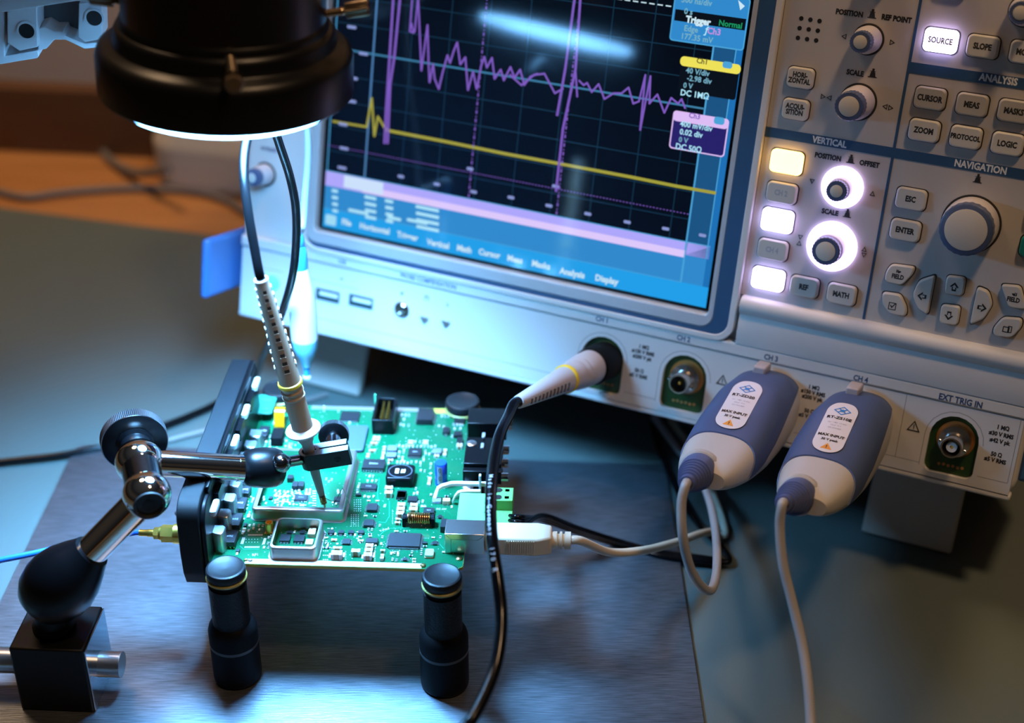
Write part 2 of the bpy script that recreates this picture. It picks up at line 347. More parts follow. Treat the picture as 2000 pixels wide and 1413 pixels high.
# thin lines on the strip
mb = MB()
def ln(x0, y0, x1, y1, w=.35, z=1.62, h=.1):
    d = Vector((x1-x0, y1-y0, 0)); L = d.length; d /= L; q = Vector((-d.y, d.x, 0))*w/2
    mb.add([(x0+q.x, y0+q.y, z), (x0-q.x, y0-q.y, z), (x1-q.x, y1-q.y, z), (x1+q.x, y1+q.y, z)], [(0, 1, 2, 3)])
def pline(ps, w=.35, z=1.62):
    for a, b in zip(ps, ps[1:]): ln(*a, *b, w, z)
ln(XL+4, -20.3, XR-3, -20.3, .4)
ln(-9, -50.5, 140, -50.5, .3); ln(140, -50.5, 152, -50.5)
for i, c in enumerate(sock):
    pline([(p[0], p[1]) for p in scl(arch(c, -55.4, -23.5, 13), 1.0)[10:]]+[(c-13, -52)], .3)
for x0, x1 in ((177.5, 193.5), (219.5, 237), (263, 280), (306, 322)): ln(x0, -51, x1, -51, .3)
ln(348, -51, 361.5, -51, .3); ln(361.5, -51, 361.5, -20.5, .3); ln(311, -51, 311, -20.5, .3); ln(-9, -30, 26, -30, .3); ln(-37, -30, -20, -30, .3)
SP('panel_line', mb, mat('line_grey', (.3, .28, .27), .6), label='fine moulded lines round the sockets')
# ---------------- screen
glass = mat('screen_black', (.004, .006, .01), .09, 0, .5, em=(.004, .010, .022), es=1)
scr = SP('screen', (lambda m: (m.box(-2.3, 212.8, -2.8, 167, -2.8, -2.4), m)[1])(MB()), mat('screen_border_black', (.004, .004, .005), .2, 0, .5))
def emis(n, c, s=1.0): return mat(n, (.004, .006, .01), .09, 0, .5, em=c, es=s)
e_dark = emis('screen_graph_dark', (.0005, .002, .006)); e_menu = emis('screen_menu_blue', (.015, .34, .80)); e_side = emis('screen_side_blue', (.010, .085, .22))
e_band = emis('screen_band_violet', (.42, .38, .95)); e_band2 = emis('screen_band_pink', (.72, .58, .95)); e_grid = emis('screen_grid_teal', (.006, .035, .07)); e_mid = emis('screen_axis_teal', (.045, .20, .36))
e_vio = emis('screen_trace_violet', (.20, .10, .50)); e_yel = emis('screen_trace_yellow', (.36, .34, .04)); e_lbl = emis('screen_label_blue', (.24, .30, .62)); e_cy = emis('screen_edge_cyan', (.07, .36, .68))
e_txt = emis('screen_text_cyan', (.42, .78, .95)); e_blk = emis('screen_box_black', (.002, .004, .008)); e_ind = emis('screen_box_indigo', (.02, .014, .14)); e_yb = emis('screen_tab_yellow', (.85, .75, .10)); e_pk = emis('screen_tab_pink', (.72, .50, .9))
e_dim = emis('screen_text_grey', (.18, .42, .55)); e_grn = emis('screen_text_green', (.01, .30, .12)); e_pkt = emis('screen_text_pink', (.55, .28, .75)); e_info = emis('screen_info_blue', (.03, .25, .60)); e_wht = emis('screen_text_white', (.6, .8, .9))
def scr_part(name, m, z, rects=(), polys=(), label=None):
    mb = MB()
    for x0, x1, y0, y1 in rects: mb.box(x0, x1, y0, y1, z-.04, z)
    for p in polys: mb.prism(p, z-.04, z)
    return SP(name, mb, m, scr, label=label)
LZ = [-2.35, -2.3, -2.25, -2.20, -2.15, -2.10, -2.05]
def u(x, y): return sp(x, y, -2.2)
scr_part('graph_area', e_dark, LZ[0], [(0, 211, 28, 165)])
scr_part('menu_bar', e_menu, LZ[0], [(0, 211, -1.6, 8.5)])
scr_part('status_area', e_info, LZ[0], [(0, 211, 8.5, 28)])
scr_part('side_bar', e_side, LZ[1], [(197.5, 207.5, 22, 120)]); scr_part('right_margin', emis('screen_margin_blue', (.012, .16, .46)), LZ[1], [(208, 211, 8.5, 165)])
# violet band, from pixels
band_y = (u(640, 338)[1]+u(1380, 478)[1])/2
scr_part('title_band', e_band, LZ[1], [(0, 197, band_y-7.5, band_y), (197, 209, band_y-6, band_y)])
scr_part('title_band_highlight', e_band2, LZ[2], [(22, 197, band_y-7.4, band_y-4.0)])
scr_part('title_tab', emis('screen_tab_white', (.6, .75, .95)), LZ[3], [(11, 34, band_y-6.6, band_y-.3)])
scr_part('edge_line', e_cy, LZ[2], [(0, 209, band_y, band_y+.5), (196.7, 197.5, 8.6, 125), (0, 197, 8.3, 8.6), (207.5, 208, 22, 120), (0.4, .9, 28, 150)])
# graticule
def vline(x, wd=.4, y0=None): return (x-wd/2, x+wd/2, y0 or band_y+.5, 165)
gx = [u(735, 150)[0]]
vx = [u(799, 140)[0], u(872, 180)[0], u(948, 215)[0], u(1033, 150)[0], u(1105, 170)[0], u(1188, 190)[0], u(1265, 150)[0]]
st = (vx[6]-vx[0])/6; vx = [vx[0]+st*i for i in range(-1, 8)]
cy_ = u(905, 135)[1]; hy = u(905, 182)[1]-cy_
hs = abs(cy_-u(905, 188)[1])
hl = [cy_+hs*i for i in range(-4, 6)]
scr_part('graticule', e_grid, LZ[1], [vline(x) for x in vx if x < 196]+[(0, 196.5, y-.2, y+.2) for y in hl if y > band_y+2 and abs(y-cy_) > 1])
scr_part('centre_axis', e_mid, LZ[2], [(0, 197, cy_-.45, cy_+.45)])
cur = u(725, 160)[0]
scr_part('cursor_line', emis('screen_cursor_blue', (.07, .20, .42)), LZ[2], [(cur-.5, cur+.5, band_y, 165)])
dots = []
for X in (u(925, 280)[0], u(1100, 300)[0]):
    y = band_y+1
    while y < 165: dots.append((X-.35, X+.35, y, y+1.6)); dots.append((X-.25, X+.25, y+2.4, y+3.0)); y += 4.2
hy0 = u(830, 320)[1]; x = 0
while x < 197: dots.append((x, x+.8, hy0-.2, hy0+.2)); x += 1.7
scr_part('dotted_cursor', e_vio, LZ[3], dots)
x = 120; dots = []
while x < 190: dots.append((x, x+2.6, u(1250, 4)[1]-.25, u(1250, 4)[1]+.25)); x += 4
scr_part('dashed_line', e_wht, LZ[3], dots)
def trace(px, wd, z, off=(0, 0), s=1):
    pts = [Vector((*u(off[0]+a/s, off[1]+b/s), 0)) for a, b in px]; ps = []
    for a, b in zip(pts, pts[1:]):
        d = (b-a); L = d.length
        if L < 1e-4: continue
        d /= L; q = Vector((-d.y, d.x, 0))*wd/2; e = d*wd*.3
        ps.append([tuple((a-e+q)[:2]), tuple((a-e-q)[:2]), tuple((b+e-q)[:2]), tuple((b+e+q)[:2])])
    return [list(reversed(p)) for p in ps] if False else ps
T1 = [(545, 1400), (548, 1100), (580, 600), (590, 0)]
vio = []
vio += trace([(505, 1398), (520, 1100), (555, 560), (590, 0)], 1.3, 0, (650, 0), 5)
vio += trace([(535, 1398), (560, 820), (600, 560), (655, 0)], 1.3, 0, (650, 0), 5)
vio += trace([(752, 305), (768, 230), (790, 320), (752, 305), (775, 0)], .9, 0, (650, 0), 5)
vio += trace([(830, 0), (800, 310)], .9, 0, (650, 0), 5)
vio += trace([(835, 0), (865, 690), (925, 245), (935, 600), (945, 805), (980, 625), (995, 770), (1035, 870), (1075, 700), (1120, 540), (1145, 615), (1180, 500), (1215, 415), (1245, 630), (1295, 560), (1320, 880), (1370, 700), (1405, 870), (1450, 640), (1480, 555), (1505, 660), (1555, 565), (1580, 770), (1640, 680), (1670, 785), (1735, 655), (1775, 760), (1830, 680), (1870, 830), (1930, 750), (2000, 720)], .95, 0, (650, 0), 5)
vio += trace([(880, 325), (930, 370), (985, 325), (1030, 320), (1075, 405), (1110, 385)], .9, 0, (600, 0), 2.2222)
vio += trace([(1180, 350), (1200, 370), (1215, 360), (1235, 400), (1265, 365), (1290, 430), (1330, 405), (1365, 405), (1395, 380), (1415, 450), (1440, 440), (1468, 325), (1445, 565), (1490, 330), (1485, 450), (1520, 410), (1550, 490), (1580, 425), (1610, 450), (1625, 430), (1640, 470)], .85, 0, (600, 0), 2.2222)
vio += trace([(1085, 500), (1120, 300), (1160, 0)], 1.2, 0, (600, 0), 2.2222)
vio += trace([(1080, 830), (1110, 560), (1165, 300), (1185, 0)], 1.2, 0, (600, 0), 2.2222)
vio += trace([(1165, 310), (1172, 420)], .9, 0, (600, 0), 2.2222)
scr_part('violet_trace', e_vio, LZ[4], polys=vio)
yl = trace([(0, 1185), (330, 1240), (380, 960), (405, 1330), (440, 1140), (500, 1240), (560, 1280)], 1.1, 0, (650, 0), 5)
yl += trace([(340, 565), (600, 615), (860, 668), (1100, 712), (1400, 768), (1600, 808), (1770, 838)], 1.5, 0, (600, 0), 2.2222)
scr_part('yellow_trace', e_yel, LZ[3], polys=yl)
def lbox(cx, cy, w, h, m, z, name='scale_label'): scr_part(name, m, z, polys=[rrect(*u(cx, cy), w, h, .6)])
for cx, cy in ((687, 53), (710, 105), (690, 153), (687, 198), (670, 243), (672, 290), (668, 328), (783, 345), (853, 360), (925, 375), (998, 386), (1072, 402), (1148, 418), (1225, 434), (1300, 447), (1372, 460), (918, 330), (1085, 364)): lbox(cx, cy, 5.2 if cx < 720 else 3.6, 1.5, e_lbl, LZ[4])
# right-hand information boxes
SCR = SC
def stext(s, px, py, h, m, z=-1.95, **k): x, y = u(px, py); text(s, scr, None, x, y, z, h, m, .95, **k)
def ibox(p0, p1, m, edge=None, tab=None, nm='info_box'):
    (x0, y1), (x1, y0) = u(*p0), u(*p1)
    if edge: scr_part('info_box_edge', edge, LZ[4], polys=[rrect((x0+x1)/2, (y0+y1)/2, x1-x0+1.2, y1-y0+1.2, 1.6)])
    scr_part(nm, m, LZ[5], polys=[rrect((x0+x1)/2, (y0+y1)/2, x1-x0, y1-y0, 1.2)])
    if tab: scr_part('info_tab', tab, LZ[6], polys=[rrect((x0+x1)/2, y1-2.0, x1-x0+1, 4.4, 1.9)])
    return x0, x1, y0, y1
bx = ibox((1322, -20), (1450, 97), e_info, e_cy)
scr_part('info_strip', e_blk, LZ[6], [(bx[0]+.6, bx[1]-.2, bx[2]+8.5, bx[2]+13.6)])
stext('500 ns/div', 1361, 3, 2.6, e_dim); stext('0 s', 1345, 23, 2.6, e_dim); stext('Trigger', 1364, 41, 2.9, e_wht, bold=.03); stext('Normal', 1427, 48, 2.6, e_grn)
stext('Edge', 1350, 57, 2.6, e_dim); stext('Ch3', 1395, 62, 2.8, e_pkt); stext('177.35 mV', 1361, 75, 2.6, e_dim); stext('\u0192', 1380, 60, 3, e_txt)
bx = ibox((1332, 110), (1436, 196), e_blk, None, e_yb)
stext('Ch1', 1372, 120, 2.4, mat('tab_ink', (.3, .28, .05), .5)); stext('40 V/div', 1363, 141, 2.5, e_dim); stext('-2.98 div', 1366, 156, 2.5, e_dim); stext('0 V', 1344, 168, 2.4, e_dim); stext('DC 1M\u03a9', 1357, 185, 2.7, e_txt)
scr_part('info_chip', e_cy, -2.0, polys=[rrect(*u(1421, 127), 4.6, 3.0, 1.2)])
bx = ibox((1318, 218), (1412, 305), e_ind, e_pk, e_pk)
stext('Ch3', 1357, 227, 2.4, e_vio); stext('400 mV/div', 1360, 247, 2.5, e_txt); stext('0.02 div', 1350, 261, 2.6, e_txt); stext('0 V', 1335, 274, 2.4, e_dim); stext('DC 50\u03a9', 1345, 290, 2.7, e_txt)
scr_part('info_chip', e_cy, -2.0, polys=[rrect(*u(1405, 236), 5, 3.4, 1.2)])
scr_part('pointer_icon', e_wht, -2.0, polys=[[u(1442, 0), u(1446, 20), u(1455, 12)]])
for s, px, py in (('File', 677, 435), ('Horizontal', 732, 447), ('Trigger', 796, 462), ('Vertical', 856, 477), ('Math', 907, 487), ('Cursor', 956, 496), ('Meas', 1006, 507), ('Masks', 1057, 518), ('Analysis', 1118, 534), ('Display', 1185, 547)):
    stext(s, px, py, 3.0, e_wht, bold=.02)
scr_part('menu_icon', emis('screen_icon', (.35, .70, .9)), LZ[3], polys=[rrect(*u(646, 430), 6.5, 5.5, 1)])
rows = []
for i in range(4):
    py = 372+i*13
    for a, b in ((648, 660), (712, 735), (752, 768), (812, 858)): rows.append((a+i*.5, py+(a-648)*.19, b, 7))
for a, py, b, hh in rows:
    x0, y0 = u(a, py); x1, y1 = u(b, py); 
    scr_part('readout', e_txt, LZ[4], [(x0, x1, y0-.8, y0+.8)])
for cx, cy, wd in ((700, 414, 12), (770, 427, 8), (815, 433, 12)): lbox(cx, cy, wd, 1.6, e_txt, LZ[4], 'readout')
# ---------------- keys
def key(px0, py0, px1, py1, m, label=None, ink=ink_black, th=2.3, lines=None, H=2.6, fixed=None):
    (x0, y1) = sp(px0, py0, H); (x1, y0) = sp(px1, py1, H)
    return key_at((x0+x1)/2, (y0+y1)/2, x1-x0, y1-y0, m, label, ink, th, H)
def key_at(cx, cy, w, h, m, label=None, ink=ink_black, th=2.3, H=2.6, outline=None):
    o = outline or rrect(cx, cy, w, h, 2.2)
    mb = MB(); mb.prism(scl(o, 1.10, cx, cy), 0, .18); g_ = SP('key_surround', mb, keygap)
    mb = MB(); mb.prism(scl(o, 1.02, cx, cy), 0, H*.7); mb.prism(scl(o, 1.02, cx, cy), H*.7, H, top=scl(o, .93, cx, cy))
    k = SP('key', mb, m, bevel=.25)
    if label: text(label, k, None, cx, cy, H+.03, th*1.1, ink, .78, .03); WFr[k.name] = SC
    return k
C1, C2, C3 = 296.6, 314.4, 331.9; KW, KH = 13.0, 9.2
def kk(cx, cy): return cx+0, cy
# (panel coordinates were measured on the panel plane: shift for the key height)
sh = Vector(sp(1800, 300, 2.6))-Vector(sp(1800, 300, 0))
def K(cx, cy, label, m=key_m, w=KW, h=KH, th=2.2, ink=ink_black): return key_at(cx+sh.x, cy+sh.y, w, h, m, label, ink, th)
K(239.3, 112, 'HORI-\nZONTAL', th=2.0, w=11.8, h=9); K(239.3, 98, 'ACQUI-\nSITION', th=2.0, w=11.8, h=9)
K(296.6, 136.4, 'SOURCE', lit_w, w=14, h=9.8, ink=ink_grey); K(314.2, 136.4, 'SLOPE'); K(331.9, 136.4, 'MODE')
K(296.6, 111.8, 'CURSOR', key_dark); K(314.4, 111.8, 'MEAS', key_dark); K(331.9, 111.8, 'MASKS', key_dark); K(349.4, 111.8, 'SEARCH', key_dark, th=2.0)
K(296.6, 97.8, 'ZOOM'); K(314.4, 97.8, 'PROTOCOL', th=1.9); K(331.9, 97.8, 'LOGIC'); K(349.4, 97.8, 'FFT')
K(239, 74, None, lit_y, 14.6, 10.4); K(239, 59.8, 'CH 2', key_m, 13.8, 9.2, ink=ink_grey); K(239, 46.8, None, lit_w, 14.4, 10.4); K(239, 33, 'CH 4', key_m, 13.8, 9.2, ink=ink_grey); K(239, 18.9, None, lit_w, 15, 10)
K(256.2, 18.8, 'REF'); K(273.6, 18.8, 'MATH'); K(296.4, 67.4, 'ESC'); K(296.4, 53.2, 'ENTER')
K(352.5, 70, 'PRESET', teal_m, w=14); K(352.5, 56, 'RUN', teal_m, w=14)
K(297, 160, 'RUN', mat('key_lit_grey', (.35, .33, .42), .4), w=13, h=9)
def shape_key(pts, label=None, th=2, m=key_m, lp=None):
    q = [sp(a, b, 2.6) for a, b in pts]
    cx = sum(p[0] for p in q)/len(q); cy = sum(p[1] for p in q)/len(q)
    # round the corners
    o = []
    n = len(q)
    for i in range(n):
        a, b, c = Vector(q[i-1]), Vector(q[i]), Vector(q[(i+1) % n])
        r = 1.9; d1 = (a-b).normalized(); d2 = (c-b).normalized(); l1 = min(r, (a-b).length*.45); l2 = min(r, (c-b).length*.45)
        for t in (0, .25, .5, .75, 1): o.append(tuple(((b+d1*l1)*(1-t)**2+2*b*t*(1-t)+(b+d2*l2)*t*t)))
    if sum(o[i-1][0]*o[i][1]-o[i][0]*o[i-1][1] for i in range(len(o))) < 0: o.reverse()
    return key_at(cx, cy, 10, 10, m, label, ink_black, th, 2.6, o), (cx, cy)
def Z4(x, y): return (1440+x/3.364, 270+y/3.364)
shape_key([Z4(1010, 830), Z4(1165, 850), Z4(1150, 900), Z4(1080, 970), Z4(965, 945), Z4(975, 880)], '\u21e4\nFIELD', 1.8)
shape_key([Z4(950, 1015), Z4(1070, 1030), Z4(1110, 1120), Z4(1105, 1175), Z4(1000, 1155), Z4(950, 1090)], None)
shape_key([Z4(1300, 905), Z4(1250, 1165), Z4(1180, 1120), Z4(1150, 1030), Z4(1190, 940)], None)
shape_key([Z4(1375, 905), Z4(1500, 920), Z4(1480, 1040), Z4(1360, 1025)], None); shape_key([Z4(1340, 1095), Z4(1465, 1110), Z4(1445, 1235), Z4(1322, 1215)], None)
shape_key([Z4(1575, 980), Z4(1650, 1010), Z4(1675, 1100), Z4(1620, 1190), Z4(1525, 1230)], None)
shape_key([Z4(1730, 965), Z4(1860, 975), Z4(1900, 1130), Z4(1780, 1115)], '\u21e5\nFIELD', 1.8)
shape_key([Z4(1745, 1180), Z4(1870, 1190), Z4(1865, 1250), Z4(1800, 1315), Z4(1680, 1300), Z4(1680, 1250)], None)
def arrow(px, ang):
    x, y = sp(*px, 2.65); a = [(0, 2.2), (2, 0), (.9, 0), (.9, -1.8), (-.9, -1.8), (-.9, 0), (-2, 0)]
    R = Matrix.Rotation(radians(ang), 2); b = [R @ Vector(p) for p in a]; c = [R @ (Vector(p)*.55+Vector((0, -.05))) for p in a]
    mb = MB(); mb.ring([(x+p.x, y+p.y) for p in reversed(b)], [(x+p.x, y+p.y) for p in reversed(c)], 2.6, 2.68); SP('arrow_mark', mb, ink_black)
for q, ang in ((Z4(1215, 1040), 90), (Z4(1425, 980), 0), (Z4(1390, 1165), 180), (Z4(1605, 1115), -90)): arrow(q, ang)
def box_mark(px, w, h, dx=0, dy=0):
    x, y = sp(*px, 2.65); x += dx; y += dy; mb = MB(); mb.ring(rrect(x, y, w, h, .2, 2), rrect(x, y, w-.7, h-.7, .1, 2), 2.6, 2.68); SP('box_mark', mb, ink_black); return x, y
x, y = box_mark(Z4(1018, 1105), 3.4, 3.4); mb = MB(); mb.prism([(x-1, y+.2), (x-.2, y-1), (x+1.6, y+1.6), (x+1.2, y+1.7), (x-.2, y-.1), (x-.7, y+.6)], 2.6, 2.68); SP('tick_mark', mb, ink_black)
box_mark(Z4(1765, 1258), 2.8, 2.6); box_mark(Z4(1790, 1258), 1.8, 3.0)
# ---------------- knobs
def knob(cx, cy, rb, rc, H, ringlit=None, skirt=knob_base, cap_r=None):
    F = T3(cx, cy, 0)
    mb = MB(); mb.lathe([(rb+.5, 0), (rb+.5, .25), (rb-.2, .3)], 48, F); SP('knob_gap', mb, keygap if not ringlit else ringlit)
    if ringlit:
        mb = MB(); mb.lathe([(rb, 0), (rb, 1.6), (rb-.6, 2.0), (rc+.6, 2.0)], 48, F); SP('light_ring', mb, ringlit, label='glowing violet white ring round a knob')
    mb = MB(); r1 = rc+.6 if ringlit else rb-.4
    mb.lathe([(r1, 0), (r1, H*.30), (rc+.5, H*.62), (rc, H*.66)], 48, F); k = SP('knob', mb, skirt)
    n = 24; o = []
    for i in range(n*2): a = pi*i/n; r = rc+(.0 if i % 2 else .22); o.append((r*cos(a), r*sin(a)))
    mb = MB(); mb.prism(o, H*.6, H-.5, F); mb.prism(o, H-.5, H, F, top=scl(o, .94, 0, 0)); SP('knob_grip', mb, knob_ring, k)
    cr = cap_r or rc*.70
    mb = MB(); mb.lathe([(cr, H-.3), (cr, H+.25), (cr-.5, H+.45), (0, H+.5)], 40, F); SP('knob_cap', mb, knob_cap, k)
    return k
knob(266.3, 133.0, 6.4, 4.5, 17, cap_r=2.9); knob(266.5, 105.8, 7.8, 6.2, 19, cap_r=4.4)
knob(265.9, 67.4, 9.0, 4.5, 12, lit_r, glow_skirt, 2.8); knob(265.7, 40.0, 11.0, 6.2, 12.5, lit_r, glow_skirt, 4.4)
knob(323.8, 61.4, 12.4, 11.2, 15, cap_r=9.0); knob(266.3, 160.5, 6.4, 4.5, 12, cap_r=2.9); knob(328.5, 153.5, 6.4, 4.5, 17, cap_r=2.9)
# ---------------- printed marks
def pt(s, px, py, h, m=ink_black, z=.12, **k): x, y = sp(px, py, z); text(s, scope, None, x, y, z, h*1.1, m, **k)
for s, px, py in (('POSITION', 1659, 26), ('REF POINT', 1751, 37), ('SCALE', 1670, 143), ('POSITION', 1617, 307), ('OFFSET', 1698, 321), ('SCALE', 1621, 415)): pt(s, px, py, 2.0, bold=.03)
for s, px, py, h in (('VERTICAL', 1620, 278, 2.6), ('ANALYSIS', 1950, 156, 2.7), ('NAVIGATION', 1915, 327, 2.7)): pt(s, px, py, h, ink_white, .3, bold=.02)
def pushmark(px, py):
    x, y = sp(px, py, .1); mb = MB(); z = .12
    for q in ([(-1.9, -1.9), (1.9, -1.9), (1.9, -1.5), (-1.9, -1.5)], [(-1.3, -1.5), (1.3, -1.5), (.9, .4), (-.9, .4)], [(-1.4, .9), (0, .3), (1.4, .9)], [(-.5, .9), (.5, .9), (.5, 2), (-.5, 2)]):
        mb.prism([(x+a, y+b) for a, b in q], 0, z)
    SP('push_mark', mb, ink_black)
for p in ((1704, 27), (1705, 143), (1662, 311), (1655, 417), (1910, 349)): pushmark(*p)
def tri(px, py, ang, w=2.4, h=2.2):
    x, y = sp(px, py, .1); R = Matrix.Rotation(radians(ang), 2)
    b = [R @ Vector(p) for p in ((-w/2, -h/2), (w/2, -h/2), (0, h/2))]; c = [v*.62-(R @ Vector((0, .12))) for v in b]
    mb = MB(); mb.ring([(x+p.x, y+p.y) for p in b], [(x+p.x, y+p.y) for p in c], 0, .12); SP('direction_mark', mb, ink_black)
tri(1648, 71, 90); tri(1743, 83, -90); tri(1608, 189, -90); tri(1619, 191, 90); tri(1728, 208, 90); tri(1740, 211, -90)
tri(1586, 355, 180); tri(1704, 378, 0); tri(1563, 464, 180); tri(1561, 475, 0); tri(1688, 487, 0); tri(1687, 499, 180)
for i in range(3):
    for j in range(3):
        a = (1565+17.8*j-3.3*i, 36+2.5*j+19*i); x, y = sp(*a, .1); mb = MB(); mb.prism(circ(x, y, 1.0, 16), 0, .1); SP('speaker_hole', mb, dark_hole)
# connector strip lettering
for s, px, py in (('CH 1', 1176, 625), ('CH 2', 1335, 662), ('CH 3', 1506, 700), ('CH 4', 1681, 741)): pt(s, px, py, 2.3, ink_blue, 2.25, bold=.02)
pt('EXT TRIG IN', 1876, 784, 2.6, ink_blue, 2.25, bold=.02); pt('USB', 668, 512, 2.0, ink_blue, 2.25); pt('PROBE COMPENSATION', 836, 550, 2.2, ink_blue, 2.25); pt('POWER', 531, 481, 2, ink_blue, 1.65, bold=.02); pt('INTENSITY', 528, 293, 1.8, ink_blue, .3)
for px, py in ((1254, 697), (1586, 776)):
    for k, (s, dy) in enumerate((('1 M\u03a9', -18), ('\u2264150 V RMS', -8), ('\u2264200 V pk', 2), ('50 \u03a9', 28), ('\u22645 V RMS', 38))): pt(s, px-dy*.2, py+dy, 1.7, ink_black, 1.65, bold=.03)
for s, px, py in (('1 M\u03a9', 1959, 837), ('\u226430 V RMS', 1955, 850), ('\u226442 V pk', 1952, 863), ('50 \u03a9', 1946, 889), ('\u22645 V RMS', 1943, 900)): pt(s, px, py, 1.75, ink_black, 1.65, bold=.03)
def warn(px, py, k=1.0, m=ink_black):
    x, y = sp(px, py, 1.7); b = [(-3*k, -2.4*k), (3*k, -2.4*k), (0, 2.8*k)]; c = [(p[0]*.74, p[1]*.74-.15) for p in b]
    mb = MB(); mb.ring([(x+p[0], y+p[1]) for p in b], [(x+p[0], y+p[1]) for p in c], 1.6, 1.72); mb.box(x-.2, x+.2, y-.9, y+.9, 1.6, 1.72); mb.box(x-.2, x+.2, y-1.5, y-1.15, 1.6, 1.72); SP('warning_mark', mb, m)
warn(1411, 743); warn(1785, 833)
# ---------------- sockets
for i, c in enumerate(sock):
    mb = MB(); mb.box(c-12.4, c+12.4, -55, -24.6, -1.15, -.9); s_ = SP('socket_recess', mb, pcb_dk, label='dark green circuit board inside a socket opening')
    if i in (2, 3): continue
    cy = -36.9; F = T3(c+.6, cy, -1)
    mb = MB(); mb.ring(circ(0, 0, 8.6), circ(0, 0, 6), 0, .6, F); SP('socket_washer', mb, mat('amber_washer', (.45, .18, .04), .4, .4), s_)
    mb = MB(); mb.lathe([(7.2, .4), (7.2, 4.6), (5.6, 5), (4.8, 5.2), (4.8, 13.6), (4.6, 14)], 40, F, False); mb.lathe([(4.0, 14), (3.9, 6.9)], 40, F, False)
    mb.ring(circ(0, 0, 4.65, 40), circ(0, 0, 3.95, 40), 13.6, 14, F)
    for a in (0, 180): mb.cyl(F @ Vector((5.4*cos(radians(a-12)), 5.4*sin(radians(a-12)), 10.5)), F @ Vector((6.2*cos(radians(a-12)), 6.2*sin(radians(a-12)), 10.5)), 1.0)
    b_ = SP('bnc_socket', mb, bnc_m, s_)
    mb = MB(); mb.lathe([(3.95, 6.9), (0, 7.0)], 32, F, False); mb.mi = 1
    if i == 4: mb.lathe([(2.4, 7), (2.4, 12.6), (.8, 12.7), (.7, 10)], 32, F)
    mb.mi = 2; mb.lathe([(.7, 7), (.7, 12), (.2, 12.5)], 20, F)
    SP('bnc_insert', mb, [dark_hole, tefl, gold], s_)
    mb = MB()
    for k in range(6): mb.prism(circ(c-4.6+k*2.1, -50.2+.25*(k % 2), .72, 14), -.9, -.7)
    SP('contact_pad', mb, copper_pad, s_)
# USB ports and probe compensation
for px, py in ((640, 578), (705, 590)):
    x, y = sp(px, py, 1.6); mb = MB(); mb.ring(rrect(x, y, 15.4, 7.4, 1), rrect(x, y, 14.0, 6.0, .4), -.5, 1.75); s_ = SP('usb_port', mb, silver_m)
    mb = MB(); mb.box(x-7, x+7, y-3, y+3, 1.55, 1.68); SP('port_cavity', mb, mat('port_dark_teal', (.01, .05, .05), .5), s_)
    mb = MB(); mb.box(x-5, x+6, y-.4, y+1.7, 1.68, 1.76); SP('port_tongue', mb, tefl, s_)
x, y = sp(785, 605, 1.6); mb = MB(); mb.lathe([(4.3, 0), (4.3, 1.2), (3.2, 2.4), (2.2, 2.6), (2.0, 0)], 32, T3(x, y, 1)); mb.prism(circ(x, y, 2.1), 1.0, 1.7); SP('ground_socket', mb, bnc_m)
for px, py in ((829, 624), (871, 632)):
    x, y = sp(px, py, 1.6); mb = MB(); mb.prism([(x-2.2, y+1.4), (x-2.2, y+.4), (x, y-2.2), (x+2.2, y+.4), (x+2.2, y+1.4)], 1.6, 2.6); SP('compensation_tab', mb, mat('tab_metal', (.35, .33, .3), .4, .8), bevel=.1)
pt('\u25cf', 785, 574, 1.4, ink_blue, 1.65); pt('\u2293', 833, 584, 3, ink_blue, 1.65); pt('\u22a5', 874, 595, 2, ink_blue, 1.65); pt('\u2190', 668, 546, 2, ink_blue, 1.65)
# left side keys and knob, power
x, y = sp(515, 340, 0); knob(x+1, y, 6.0, 4.4, 13, cap_r=2.6)
x, y = sp(533, 552, 1.6); mb = MB(); mb.lathe([(4.3, 1), (4.3, 2.1), (3.2, 2.6), (0, 2.7)], 36, T3(x, y, 0)); SP('power_button', mb, lit_g, label='glowing green power button')
mb = MB(); mb.prism(rrect(-29, 95, 20, 82, 3), -1, -.5); SP('left_key_field', mb, panel_m)
